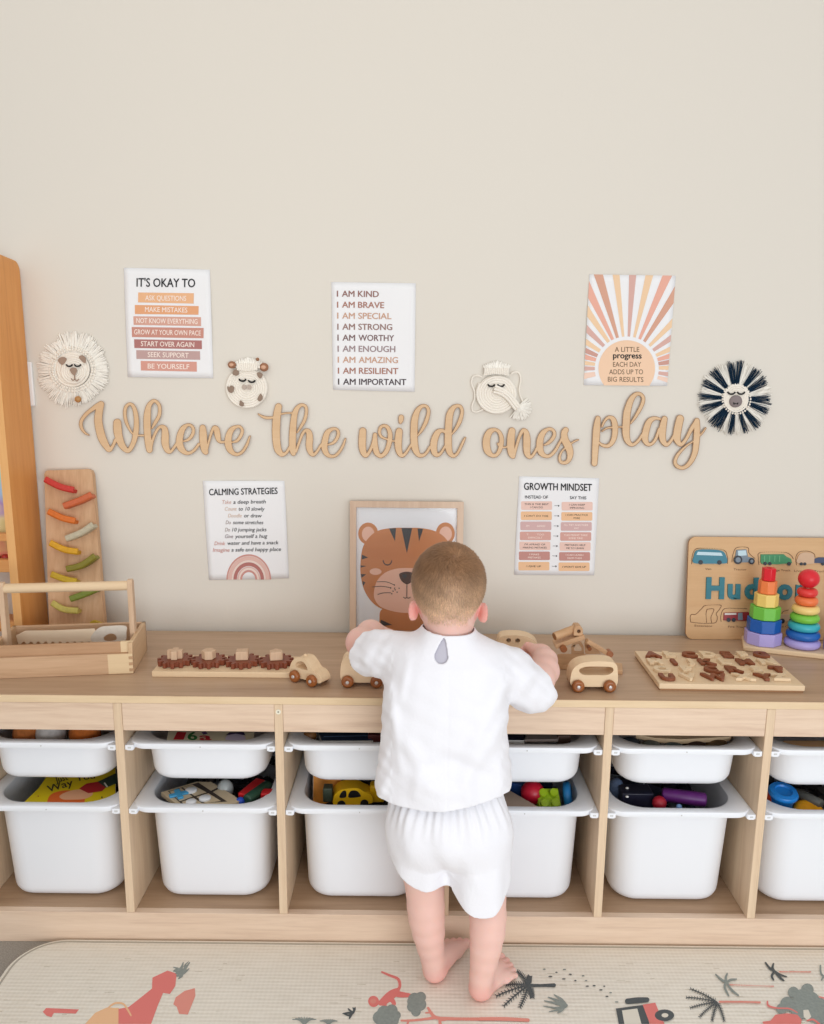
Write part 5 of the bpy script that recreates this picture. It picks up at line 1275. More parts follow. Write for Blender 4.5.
slab('board_book', A, .4505, [(225,104),(235,55),(250,20),(640,20),(652,60),(642,104)], .014, plain('book_cream', (226, 218, 190), .5), 'cream board book with green and red letters, in a shallow bin', 'book', edge=cW, draws=[
    ([(258,95),(278,58),(322,60),(308,96)], plain('book_red2', (190, 36, 50), .5)), (('6', (330, 97), (372, 97), 40, .03), plain('book_green', (40, 120, 60), .5)), (('a', (388, 98), (440, 98), 34, .03), plain('book_red2', (190, 36, 50), .5)),
    ([(395,60),(415,56),(425,68),(405,72)], plain('book_purple', (90, 60, 120), .5)), (sc2([(515,98),(525,72),(560,62),(595,72),(605,98)]), plain('book_lilac', (206, 196, 222), .5)), ([(512,76),(530,62),(600,60),(608,76),(560,68)], plain('book_purple2', (60, 40, 90), .5))])
slab('noughts_and_crosses_board', A, .306, [(198,350),(372,298),(430,300),(588,388),(556,405),(272,404)], .010, plain('pale_game_wood', (206, 188, 158), .5), 'small noughts and crosses board with a blue cross piece, in a deep bin', 'board game', draws=[
    ([(232,346),(380,304),(520,396),(300,410)], plain('game_dark_line', (60, 50, 44), .6)), ([(240,348),(296,331),(352,372),(290,395)], plain('pale_game_wood', (206, 188, 158), .5)), ([(304,328),(350,314),(420,352),(362,370)], plain('pale_game_wood', (206, 188, 158), .5)),
    ([(298,398),(356,378),(400,406),(310,408)], plain('pale_game_wood', (206, 188, 158), .5)), ([(370,374),(428,356),(490,394),(412,404)], plain('pale_game_wood', (206, 188, 158), .5)), ([(440,300),(560,372),(520,392),(392,308)], plain('pale_game_wood', (206, 188, 158), .5)), ([(430,350),(475,328),(482,333),(440,356)], plain('game_dark_line', (60, 50, 44), .6))])
g = cz(A, .306)
def puck(x, y, R, h, m, lab, name='game_piece', cat='game piece', grp=None):
    p = g(x, y); r = thing(name, (p.x, p.y, .3064), lab, cat, grp); MB().lathe([(.0001, 0), (R, 0), (R, h*.7), (R*.85, h), (.0001, h)], 24).build('piece', m, r, smooth=50); return r
mW = plain('game_white', (226, 228, 232), .35)
puck(345, 345, .0125, .005, mW, 'round white game piece at the back of the noughts and crosses board'); puck(412, 384, .0125, .005, mW, 'round white game piece at the centre of the noughts and crosses board'); puck(345, 402, .011, .005, mW, 'round white game piece at the front of the noughts and crosses board')
p = g(285, 365); r = thing('game_cross_piece', (p.x, p.y, .3064), 'blue cross game piece on the noughts and crosses board', 'game piece', rz=.5)
mb = MB()
for a in (0, math.pi/2): mb.box((-.020, -.006, .0), (.020, .006, .0045+.0002*(a > 0)), M=Matrix.Rotation(a, 4, 'Z'))
mb.build('cross', plain('game_blue', (70, 160, 210), .4), r, bevel=.001)
def blobtoy(name, A, z, c, size, mat, label, cat='toy', rot=(0, 0, 0), kind='s', group=None, part='body'):
    p = cz(A, z)(*c); r = thing(name, (p.x, p.y, p.z-size[2]), label, cat, group, rot=rot)
    if kind == 's': mb = MB().sphere((0, 0, size[2]), size, n=24, k=16)
    elif kind == 'c': mb = MB().cyl((0, 0, 0), (0, 0, 2*size[2]), size[0], 28)
    elif kind == 't': mb = MB().tube([(-size[0], 0, size[2]), (-size[0]*.9, 0, size[2]), (size[0]*.9, 0, size[2]), (size[0], 0, size[2])], [size[1]*.8, size[1], size[1], size[1]*.8], 18)
    else: mb = MB().box((-size[0], -size[1], 0), (size[0], size[1], 2*size[2]))
    o = mb.build(part, mat, r, smooth=45, bevel=0 if kind == 's' else .002); return r
pr, pgr, pbl = plain('toy_red', (206, 34, 40), .4), plain('toy_dark_green', (30, 66, 50), .45), plain('toy_blue', (40, 80, 190), .4)
blobtoy('toy_bottle', A, .300, (510, 335), (.018, .018, .022), plain('toy_clear_grey', (170, 176, 176), .25), 'pale grey rounded toy bottle behind the noughts and crosses board')
blobtoy('toy_block', A, .300, (640, 345), (.036, .012, .012), pr, 'long red toy block leaning in the second deep bin', rot=(0, 0, 1.2), kind='b')
blobtoy('toy_tube', A, .306, (668, 350), (.038, .012, .012), pgr, 'dark green toy tube beside the long red block', rot=(0, 0, 1.1), kind='t')
blobtoy('toy_ball', A, .300, (583, 396), (.010, .010, .010), pbl, 'small blue ball in front of the long red block', 'ball')
blobtoy('toy_brick', A, .302, (716, 365), (.013, .012, .010), pr, 'small red brick at the right side of the second deep bin', kind='b')
# first shallow bin
A = (0, 725, 6.592)
blobtoy('plush_toy', A, .442, (180, 58), (.029, .028, .038), plain('plush_rust', (186, 108, 50), .9, var=.4, vscale=90), 'rust orange plush toy at the left of the leftmost shallow bin')
blobtoy('plush_toy', A, .442, (335, 58), (.031, .028, .036), plain('plush_grey_white', (206, 200, 196), .9, var=.35, vscale=70), 'grey and white plush toy between two orange plush toys')
blobtoy('plush_toy', A, .442, (560, 58), (.033, .028, .038), plain('plush_orange', (196, 104, 34), .9, var=.35, vscale=90), 'bright orange plush toy at the right of the leftmost shallow bin')
# third bins
A = (280, 720, 6.867)
slab('picture_book', A, .4495, [(285,142),(262,80),(600,80),(640,142)], .012, plain('book_navy', (34, 54, 84), .35), 'dark blue book with a pale stripe, in the shallow bin beside the child', 'book', edge=cW, draws=[([(300,112),(600,106),(600,112),(300,118)], plain('book_light_blue', (120, 150, 190), .4))])
blobtoy('toy_figure', A, .448, (205, 108), (.014, .012, .012), plain('toy_olive_red', (140, 90, 40), .6, var=.5, vscale=60), 'small orange and green toy at the left of the dark blue book')
blobtoy('toy_block', A, .446, (665, 120), (.018, .014, .012), plain('toy_maroon', (90, 34, 34), .5), 'dark maroon toy block right of the dark blue book', kind='b')
p0, p1 = cz(A, .33)(158, 560), cz(A, .345)(300, 575)
r = thing('picture_book', (-.283, .118, .208), 'orange picture book standing upright at the left of a deep bin', 'book', rot=(math.radians(-14), 0, 0))
MB().box((0, -.004, -.05), (.062, .006, .128)).build('cover', plain('book_orange_cover', (250, 164, 60), .45, var=.25, vscale=40), r, bevel=.0008)
MB().box((-.001, -.003, -.05), (.002, .005, .127)).build('spine', plain('book_spine_cream', (226, 206, 186), .5), r)
# yellow toy car
c = cz(A, .30)(490, 520); r = thing('yellow_toy_car', (c.x, c.y+.02, .272), 'yellow plastic toy car with black windows, in a deep bin', 'toy car', rz=math.radians(6))
yel = plain('toy_yellow', (240, 190, 24), .35); blk = plain('toy_black', (26, 26, 28), .35)
P = sc2([(-.040,.008),(-.041,.024),(-.034,.036),(-.018,.044),(.010,.045),(.026,.036),(.040,.028),(.044,.010),(.02,.006),(-.02,.006)])
MB().poly([P], lambda x, z, t: (x, t, z), -.020, .020).build('body', yel, r, smooth=40, bevel=.004, seg=3)
for q in (sc2([(-.028,.026),(-.022,.039),(-.014,.040),(-.014,.026)]), sc2([(-.008,.025),(-.004,.039),(.010,.039),(.018,.028),(.014,.025)])): MB().poly([q], lambda x, z, t: (x, t, z), -.0212, -.0195).build('window', blk, r, smooth=0)
for x in (-.024, .026): MB().cyl((x, -.022, .009), (x, .022, .009), .009, 20).build('wheel_pair', blk, r)
c = cz(A, .30)(715, 500); r = thing('yellow_toy_grabber', (c.x-.004, c.y+.02, .272), 'yellow plastic toy claw beside the yellow toy car', 'toy')
MB().box((-.028, -.014, 0), (.004, .014, .040)).build('arm', yel, r, bevel=.004)
for s, a in ((1, .25), (-1, -.25)):
    mb = MB().tube([(.0, -.008, .024+s*.008), (.016, -.008, .026+s*.013), (.028, -.008, .020+s*.006), (.034, -.008, .018)], [.007, .0065, .005, .003], 10); mb.build('jaw', yel, r, smooth=50)
blobtoy('toy_block', A, .302, (330, 500), (.010, .012, .016), plain('toy_murky_green', (60, 70, 56), .5), 'murky green toy block between the orange book and the yellow car', kind='b')
# fourth bins
A = (495, 720, 6.338)
slab('picture_book', A, .450, [(60,128),(70,70),(200,70),(185,128)], .012, plain('book_night', (34, 36, 56), .4), 'dark navy book in the shallow bin just right of the child', 'book', edge=cW)
slab('cardboard_piece', A, .452, [(188,124),(205,70),(420,70),(398,122)], .006, plain('card_grey_brown', (140, 126, 120), .7), 'grey brown flat card in the shallow bin right of the child', 'card')
blobtoy('toy_block', A, .446, (430, 110), (.014, .012, .010), plain('toy_brown_dark', (70, 46, 36), .5), 'dark brown toy block at the right of the grey brown card', kind='b')
slab('cardboard_flap', A, .304, [(20,400),(70,432),(285,556),(60,558)], .004, plain('card_tan', (178, 158, 142), .7), 'tan cardboard flap in front of the red ball in a deep bin', 'card')
blobtoy('toy_block', A, .296, (125, 420), (.026, .014, .014), plain('toy_deep_blue', (28, 62, 120), .4), 'deep blue toy block behind the tan cardboard flap', rot=(0, 0, -.4), kind='b')
r = blobtoy('toy_ball', A, .300, (238, 460), (.026, .026, .026), plain('toy_crimson', (200, 24, 52), .35), 'crimson red ball beside the lime green building block', 'ball')
c = cz(A, .318)(350, 480); r = thing('building_block', (c.x, c.y+.042, .272), 'lime green plastic building block with round studs, in a deep bin', 'building block', rot=(math.radians(38), 0, math.radians(4)))
lime = plain('lime_plastic', (164, 196, 30), .32)
MB().box((-.024, -.024, 0), (.024, .024, .034)).build('block', lime, r, bevel=.0015)
for x in (-.0118, .0118):
    for y in (-.0118, .0118): MB().lathe([(.0001, .0342), (.0092, .0342), (.0092, .0415), (.0084, .0428), (.0001, .0428)], 20, M=Matrix.Translation((x, y, 0))).build('stud', lime, r, smooth=40)
c = cz(A, .30)(462, 470); r = thing('toy_ring', (c.x+.002, c.y+.01, .290), 'blue plastic toy ring right of the lime green block', 'toy ring', rot=(math.radians(10), math.radians(80), 0))
MB().torus(.024, .008, 30, 12, fz=1.1).build('ring', plain('toy_azure', (30, 124, 190), .35), r, smooth=60)
# fifth bins
A = (600, 720, 3.679)
slab('toy_plank', A, .4525, [(132,52),(150,30),(500,30),(480,62),(300,72),(200,66)], .010, M_PALE, 'long pale wooden toy plank lying across a shallow bin', 'toy')
for i, (x, y, sz, col, lab) in enumerate((((110), 84, (.022, .014, .012), (62, 72, 84), 'slate grey toy at the left under the wooden plank'), (190, 92, (.020, .014, .011), (120, 124, 120), 'grey toy under the middle of the wooden plank'), (270, 98, (.020, .013, .010), (92, 108, 112), 'blue grey toy at the front of the shallow bin with the plank'), (345, 92, (.024, .014, .012), (70, 44, 34), 'dark brown toy right of the blue grey toy'), (430, 90, (.024, .014, .012), (120, 92, 56), 'brown wooden toy at the right under the wooden plank'))):
    blobtoy('small_toy', A, .436, (x, y), sz, plain('smalltoy%d' % i, col, .6, var=.4, vscale=60), lab)
A = (605, 730, 6.338)
blobtoy('rag_doll', A, .296, (70, 375), (.018, .020, .026), plain('denim_cloth', (84, 102, 132), .9, var=.4, vscale=120), 'denim blue rag doll at the left of the bin with the purple toy', 'doll')
blobtoy('toy_car', A, .296, (190, 420), (.034, .022, .018), plain('toy_midnight', (26, 26, 46), .35), 'midnight blue toy car between the rag doll and the purple toy', 'toy car', kind='b')
r = blobtoy('purple_toy_torch', A, .304, (500, 425), (.046, .015, .015), plain('toy_purple', (106, 38, 122), .4, var=.25, vscale=50), 'purple plastic toy tube in a deep bin right of the child', rot=(0, 0, -.25), kind='t')
blobtoy('toy_ball', A, .300, (345, 462), (.015, .015, .015), plain('toy_cherry', (170, 26, 46), .4), 'cherry red ball in front of the purple toy tube', 'ball')
blobtoy('toy_bead', A, .300, (470, 488), (.006, .006, .006), plain('toy_pale_blue', (120, 160, 210), .4), 'tiny pale blue bead in front of the purple toy tube', 'bead')
for i, y in enumerate((370, 425)):
    p = cz(A, .3145)(140, y); r = thing('toy_button', (p.x, p.y, .3135), ['white button on the midnight blue toy car, farther one', 'white button on the midnight blue toy car, nearer one'][i], 'button'); MB().sphere((0, 0, .002), (.0035, .0035, .002), n=12, k=8).build('button_disc', cW, r, smooth=60)
# sixth bins
A = (755, 730, 11.377)
slab('toy_plank', A, .452, [(255,175),(330,120),(900,120),(1000,215),(560,222)], .012, M_T, 'brown wooden toy plank lying in the rightmost shallow bin', 'toy')
blobtoy('toy_figure', A, .297, (180, 780), (.014, .018, .022), plain('toy_vermilion', (206, 70, 34), .4), 'vermilion toy left of the blue spool in the rightmost deep bin')
c = cz(A, .302)(365, 850); r = thing('toy_spool', (c.x-.002, c.y+.030, .272), 'bright blue plastic toy spool in the rightmost deep bin', 'toy spool', rot=(math.radians(14), 0, 0))
az = plain('toy_bright_blue', (26, 124, 204), .35)
MB().lathe([(.0001, 0), (.026, 0), (.028, .004), (.024, .008), (.024, .040), (.029, .044), (.031, .050), (.028, .055), (.018, .056), (.016, .052), (.008, .051), (.0001, .051)], 32).build('spool_body', az, r, smooth=50)
c = cz(A, .300)(620, 900); c = on_y(809, 808, .066); r = thing('toy_disc', (c.x, c.y, c.z-.012), 'golden yellow plastic disc in front of the blue spool', 'toy disc', rot=(math.radians(12), math.radians(-4), 0))
MB().lathe([(.0001, 0), (.028, 0), (.030, .004), (.029, .011), (.024, .015), (.014, .016), (.010, .013), (.0001, .013)], 32).build('disc', plain('toy_amber', (236, 164, 20), .38), r, smooth=50)
blobtoy('toy_tube', A, .300, (610, 780), (.030, .011, .012), plain('toy_grey_green', (98, 98, 92), .4), 'grey toy tube behind the golden yellow disc', rot=(0, 0, -1.0), kind='t')
# ================================================================== THE CHILD
import openvdb as vdb
class Field:
    def __init__(s, lo, hi, vox):
        s.lo = np.array(lo, float); s.vox = vox; s.n = np.ceil((np.array(hi)-s.lo)/vox).astype(int)+1
        s.D = np.full(s.n, .05, np.float32); s.ax = [s.lo[i]+vox*np.arange(s.n[i]) for i in range(3)]
    def win(s, lo, hi):
        sl = []
        for i in range(3):
            a = max(0, int((lo[i]-s.lo[i])/s.vox)-1); b = min(s.n[i], int((hi[i]-s.lo[i])/s.vox)+3); sl.append(slice(a, max(a, b)))
        return tuple(sl)
    def grid(s, sl): return s.ax[0][sl[0]][:, None, None], s.ax[1][sl[1]][None, :, None], s.ax[2][sl[2]][None, None, :]
    def op(s, fn, lo, hi, k=.008, mode='u'):
        m = k+.012; sl = s.win([a-m for a in lo], [a+m for a in hi]); X, Y, Z = s.grid(sl); d = fn(X, Y, Z); a = s.D[sl]
        if mode == 'u':
            if k > 0: h = np.clip(.5+.5*(a-d)/k, 0, 1); r = a*(1-h)+d*h-k*h*(1-h)
            else: r = np.minimum(a, d)
        else:
            if k > 0: h = np.clip(.5-.5*(a+d)/k, 0, 1); r = a*(1-h)-d*h+k*h*(1-h)
            else: r = np.maximum(a, -d)
        s.D[sl] = r
    def cone(s, a, b, ra, rb, k=.008, mode='u'):
        a, b = np.array(a, float), np.array(b, float); ab = b-a; L2 = max(ab@ab, 1e-12)
        def fn(X, Y, Z):
            px, py, pz = X-a[0], Y-a[1], Z-a[2]; t = np.clip((px*ab[0]+py*ab[1]+pz*ab[2])/L2, 0, 1)
            return np.sqrt((px-t*ab[0])**2+(py-t*ab[1])**2+(pz-t*ab[2])**2)-(ra+(rb-ra)*t)
        s.op(fn, np.minimum(a-ra, b-rb), np.maximum(a+ra, b+rb), k, mode)
    def chain(s, P, R, k=.008):
        for i in range(len(P)-1): s.cone(P[i], P[i+1], R[i], R[i+1], k)
    def ell(s, c, r, M=None, k=.008, mode='u'):
        c = np.array(c, float); r = np.array(r, float); M = np.eye(3) if M is None else np.array(M)
        def fn(X, Y, Z):
            p = [X-c[0], Y-c[1], Z-c[2]]; q = [M[i, 0]*p[0]+M[i, 1]*p[1]+M[i, 2]*p[2] for i in range(3)]
            k0 = np.sqrt(sum((q[i]/r[i])**2 for i in range(3))); k1 = np.sqrt(sum((q[i]/r[i]**2)**2 for i in range(3)))
            return k0*(k0-1)/np.maximum(k1, 1e-6)
        R = r.max(); s.op(fn, c-R, c+R, k, mode)
    def mesh(s, name, mat, parent, org, smooth_it=0):
        g = vdb.FloatGrid(.05); g.copyFromArray(s.D.astype(np.float32)); v, t, q = g.convertToPolygons(0.0, 0.0)
        v = v*s.vox+s.lo-np.array(org); me = bpy.data.meshes.new(name)
        q = q[:, ::-1]
        me.from_pydata(v.tolist(), [], q.tolist()+t[:, ::-1].tolist()); me.materials.append(mat)
        me.polygons.foreach_set('use_smooth', [True]*len(me.polygons)); me.update()
        bm = bmesh.new(); bm.from_mesh(me)
        # drop specks
        bm.verts.ensure_lookup_table(); seen = set(); isl = []
        for vv in bm.verts:
            if vv.index in seen: continue
            st = [vv]; seen.add(vv.index); L = []
            while st:
                w = st.pop(); L.append(w)
                for e in w.link_edges:
                    o = e.other_vert(w)
                    if o.index not in seen: seen.add(o.index); st.append(o)
            isl.append(L)
        isl.sort(key=len, reverse=True)
        small = [w for L in isl[1:] if len(L) < len(isl[0])*.2 for w in L]
        if small: bmesh.ops.delete(bm, geom=small, context='VERTS')
        if bm.calc_volume(signed=True) < 0: bmesh.ops.reverse_faces(bm, faces=bm.faces)
        for _ in range(smooth_it): bmesh.ops.smooth_vert(bm, verts=bm.verts, factor=.5, use_axis_x=True, use_axis_y=True, use_axis_z=True)
        bm.to_mesh(me); bm.free()
        o = bpy.data.objects.new(name, me); COL.objects.link(o); o.parent = parent
        return o
ORG = Vector((.03, -.11, MZ))
kid = thing('person', ORG, 'barefoot toddler in a white shirt and shorts, standing at the bench with arms reaching forward', 'person')
# ---------------- head frame
Hc = np.array((.001, -.094, .8125)); tilt = math.radians(13); yaw = math.radians(4)
fwd = np.array((math.sin(yaw)*math.cos(tilt), math.cos(yaw)*math.cos(tilt), -math.sin(tilt))); rt = np.array((math.cos(yaw), -math.sin(yaw), 0)); up = np.cross(rt, fwd)
HM = np.array([rt, fwd, up])
def H(x, f, u): return Hc+rt*x+fwd*f+up*u
# ---------------- body
B = Field((-.24, -.235, .008), (.26, .25, .93), .002)
B.ell(H(0, -.008, .008), (.0655, .083, .0735), HM, 0)
B.ell(H(0, .028, -.038), (.052, .050, .052), HM, .025)
B.ell(H(0, .044, -.074), (.026, .026, .021), HM, .02)
for s in (-1, 1): B.ell(H(s*.030, .046, -.045), (.024, .024, .022), HM, .015)
B.cone(H(0, .060, -.022), H(0, .081, -.038), .006, .0085, .010)
for s in (-1, 1):
    B.ell(H(s*.008, .077, -.041), (.005, .005, .004), HM, .004)
    B.ell(H(s*.024, .080, -.014), (.013, .009, .008), HM, .008, 's')
    B.ell(H(s*.024, .066, -.014), (.0125, .0085, .0085), HM, .003)
B.ell(H(0, .074, -.0585), (.015, .007, .0042), HM, .004); B.ell(H(0, .073, -.0665), (.012, .007, .0042), HM, .004)
# ears
for s in (-1, 1):
    c = H(s*.0610, -.006, -.043); er = math.radians(28)*s
    fx = rt*math.cos(er)-fwd*math.sin(abs(er))*0; n = rt*s*math.cos(.5)+fwd*math.sin(.5)*1.0; n = n/np.linalg.norm(n); ff_ = np.cross(up, n)*s; ff_ /= np.linalg.norm(ff_)
    EM = np.array([n, ff_, np.cross(n, ff_)])
    B.ell(c, (.0046, .0112, .0170), EM, .004)
    for a0, a1 in [(i*.5-1.2, (i+1)*.5-1.2) for i in range(9)]:
        q = lambda a: c+ff_*(-math.cos(a)*.0105)*(1)+np.cross(n, ff_)*(math.sin(a)*.0160)*(1 if np.cross(n, ff_)[2] > 0 else -1)+n*.0035
        B.cone(q(a0), q(a1), .0030, .0030, .002)
    B.ell(c+n*.006+ff_*.001, (.0042, .0070, .0110), EM, .002, 's')
# neck and torso
B.cone((.002, -.108, .785), (.003, -.114, .690), .0405, .0435, .018)
def prof(F, knots, k, ex=2.3, lo_x=-.2, hi_x=.2, ripple=None, zr=None):
    K = np.array(crom(knots, 8)); zs = K[:, 0]
    def fn(X, Y, Z):
        z = np.clip(Z, zs[0], zs[-1]); hx = np.interp(z, zs, K[:, 1]); hy = np.interp(z, zs, K[:, 2]); cx = np.interp(z, zs, K[:, 3]); cy = np.interp(z, zs, K[:, 4])
        a = np.abs((X-cx)/hx); b_ = np.abs((Y-cy)/hy); d = ((a**ex+b_**ex)**(1/ex)-1)*np.minimum(hx, hy)
        d = np.maximum(d, np.maximum(Z-zs[-1], zs[0]-Z))
        if ripple is not None: d = d+ripple(X, Y, Z)
        return d
    F.op(fn, (lo_x, -.22, zs[0]), (hi_x, .0, zs[-1]), k)
prof(B, [(.32,.082,.054,.008,-.116),(.36,.092,.060,.006,-.116),(.44,.088,.062,.003,-.110),(.52,.084,.060,.0,-.108),(.60,.086,.058,0,-.110),(.65,.088,.054,0,-.112),(.69,.076,.046,0,-.112),(.713,.052,.040,0,-.112)], .02)
# legs
lg = [((-.044,-.113,.330),.050),((-.042,-.113,.270),.043),((-.036,-.114,.215),.0372),((-.034,-.119,.180),.0362),((-.032,-.121,.155),.0350),((-.028,-.122,.125),.0315),((-.024,-.120,.095),.0270),((-.019,-.117,.065),.0235),((-.016,-.115,.035),.0225)]
rg_ = [((.058,-.120,.330),.050),((.072,-.125,.270),.043),((.083,-.134,.210),.0362),((.085,-.144,.178),.0352),((.084,-.151,.150),.0335),((.081,-.156,.120),.0302),((.078,-.159,.092),.0262),((.074,-.161,.062),.0225),((.072,-.161,.035),.0215)]
for L in (lg, rg_): B.chain([p for p, _ in L], [r_ for _, r_ in L], .004)
# feet
def foot(heel, d, inner, rise, scale=1.0, lat=0):
    """heel: centre of heel on the mat, d: direction, inner: +1 when big toe lies to the right of d"""
    h = np.array((heel[0], heel[1], 0.)); d = np.array((d[0], d[1], 0.)); d /= np.linalg.norm(d); s = np.array((d[1], -d[0], 0.))*inner; z0 = MZ
    P = lambda a, b_, z: h+d*a*scale+s*b_*scale+np.array((0, 0, z0+z+rise*max(0, a-.02)/.09))
    B.ell(P(.004, 0, .018), (.0195, .0215, .0200), None, .010)
    B.cone(P(.008, 0, .020), P(.072, .011, .0135), .0185, .0135, .010); B.cone(P(.008, -.002, .018), P(.063, -.0165, .011), .0175, .0115, .010)
    B.cone(P(.008, 0, .045), P(.055, .004, .021), .018, .014, .012); B.cone(P(.030, .0, .014), P(.070, -.001, .012), .016, .0125, .008)
    toes = [(.0160, .068, .096, .0108), (.0030, .072, .0955, .0077), (-.0078, .069, .0900, .0071), (-.0175, .064, .083, .0068), (-.0262, .057, .0745, .0066)]
    for b_, a0, a1, r_ in toes:
        B.cone(P(a0-.004, b_*.9, .011), P((a0+a1)/2, b_, .0125), r_*.95, r_*.9, .004)
        B.cone(P((a0+a1)/2, b_, .0125), P(a1, b_*1.06, .0085), r_*.85, r_*.95, .0015)
foot((-.0125, -.1090), (.50, .86), 1, .012, 1.05)
foot((.0710, -.1580), (.62, .78), -1, .004, 1.10)
# arms
B.chain([(-.068,-.108,.680),(-.110,-.062,.675),(-.166,.008,.673),(-.150,.052,.677),(-.116,.096,.650),(-.102,.120,.626)], [.036,.033,.0295,.0275,.0215,.0185], .008)
B.chain([(.074,-.112,.674),(.120,-.085,.648),(.184,-.030,.614),(.200,.006,.618),(.207,.048,.625),(.206,.082,.627)], [.037,.034,.0290,.0278,.0240,.0200], .008)
def hand(w, d, n, th, curl, k=1.0):
    """w wrist, d pointing direction, n back-of-hand normal, th side of the thumb (+1 along n x d)"""
    w = np.array(w, float); d = np.array(d, float); d /= np.linalg.norm(d); n = np.array(n, float); n -= d*(n@d); n /= np.linalg.norm(n); s = np.cross(n, d)*th
    P = lambda a, b_, c: w+(d*a+s*b_+n*c)*k
    B.cone(P(-.004, 0, 0), P(.014, 0, .001), .0175, .0165, .008)
    for b_ in (.013, .0045, -.0045, -.013): B.cone(P(.008, b_*.7, 0), P(.041, b_*1.02, .001), .0110, .0088, .006)
    F_s = [(.0150, .041, .024, .0066), (.0050, .043, .027, .0067), (-.0052, .042, .025, .0065), (-.0148, .039, .020, .0060)]
    for i, (b_, a0, L, r_) in enumerate(F_s):
        c1, c2, c3 = curl*.5, curl*1.25, curl*1.9; sp = b_*.09
        p0 = P(a0-.004, b_, .001); q1 = p0+(d*math.cos(c1)-n*math.sin(c1)+s*sp*6)*L*.48*k; q2 = q1+(d*math.cos(c2)-n*math.sin(c2)+s*sp*4)*L*.36*k; q3 = q2+(d*math.cos(c3)-n*math.sin(c3))*L*.30*k
        B.chain([p0, q1, q2, q3], [r_*1.03*k, r_*.96*k, r_*.9*k, r_*.78*k], .0012)
    t0 = P(.006, .014, -.003); t1 = t0+(d*.55+s*.75-n*.35)*.020*k; t2 = t1+(d*.85+s*.30-n*.35)*.015*k; t3 = t2+(d*.9-s*.05-n*.4)*.011*k
    B.chain([t0, t1, t2, t3], [.0105*k, .0088*k, .0074*k, .0060*k], .003)
hand((-.102, .120, .626), (.35, .66, -.72), (-.1, .4, .9), 1, .55)
hand((.206, .082, .627), (-.36, .90, -.05), (.5, .2, .85), -1, .75)
# keep the soles flat on the mat
zi = int(round((MZ+.0005-B.lo[2])/B.vox)); B.D[:, :, :max(zi, 1)] = np.maximum(B.D[:, :, :max(zi, 1)], .002)
# belly / arm clear of the bench top
sk, nt, b = base_mat('child_skin'); at = N(nt, 'ShaderNodeAttribute'); at.attribute_name = 'Col'; nt.links.new(at.outputs['Color'], b.inputs['Base Color'])
b.inputs['Roughness'].default_value = .5; b.inputs['Subsurface Weight'].default_value = .18; b.inputs['Subsurface Radius'].default_value = (.012, .005, .003); b.inputs['Subsurface Scale'].default_value = .6; b.inputs['Specular IOR Level'].default_value = .3
body = B.mesh('body', sk, kid, ORG, 1)
me = body.data; nv = len(me.vertices); co = np.empty(nv*3); me.vertices.foreach_get('co', co); co = co.reshape(-1, 3)+np.array(ORG)
hl = (co-Hc) @ HM.T      # head-local x, f, u
hx, hf, hu = hl.T
def hairness(x, f, u):
    """>0 inside the hairline, in metres"""
    ax = np.abs(x)
    line = np.interp(f, [-.09, -.05, -.030, -.018, .012, .022, .035, .055, .08], [-.060, -.062, -.052, -.012, -.010, -.030, .022, .040, .046])
    line = np.where((f > -.05) & (f < .03) & (ax < .035), -.066+0*f, line)
    return u-line
base = np.array(lin((236, 194, 182))[:3]); pink = np.array(lin((234, 168, 158))[:3]); red = np.array(lin((230, 146, 136))[:3])
colr = np.tile(base, (nv, 1))
def blend(mask, c):
    global colr
    colr = colr*(1-mask[:, None])+np.array(c)*mask[:, None]
def near(p, r0, r1): d = np.linalg.norm(co-np.array(p), axis=1); return np.clip((r1-d)/(r1-r0), 0, 1)
rn = rng.rand(6)
for s in (-1, 1): blend(near(H(s*.066, -.006, -.043), .010, .026)*.75, red)
blend(near((-.012, -.110, .020), .012, .045)*.6, red); blend(near((.070, -.160, .020), .012, .045)*.6, red)
blend(near((.035, -.01, .03), .01, .05)*.45, pink); blend(near((.13, -.075, .02), .01, .05)*.45, pink)
blend(near((-.170, .0, .66), .01, .05)*.5, pink); blend(near((.19, .13, .62), .02, .07)*.45, pink); blend(near((-.08, .17, .6), .02, .07)*.4, pink)
blend(near(H(0, .078, -.062), .008, .014)*.8, np.array(lin((204, 110, 104))[:3]))
for s in (-1, 1): blend(near(H(s*.034, .07, -.045), .006, .03)*.4, pink)
hn = hairness(hx, hf, hu); inhead = (co[:, 2] > .72) & (np.abs(hx) < .08)
ear = np.minimum(near(H(.066, -.006, -.043), .014, .022)+near(H(-.066, -.006, -.043), .014, .022), 1)
scalp_d = np.array(lin((134, 98, 70))[:3]); scalp_l = np.array(lin((224, 184, 152))[:3])
tt = np.clip((hu+.055)/.075, 0, 1)[:, None]; sc_col = scalp_l*(1-tt)+scalp_d*tt
m = (np.clip(hn/.020, 0, 1)*inhead*(1-ear)*(.72+.26*np.clip((hu-.01)/.03, 0, 1)))[:, None]; colr = colr*(1-m)+sc_col*m
ca = me.color_attributes.new('Col', 'FLOAT_COLOR', 'POINT'); ca.data.foreach_set('color', np.c_[colr, np.ones(nv)].astype(np.float32).ravel())
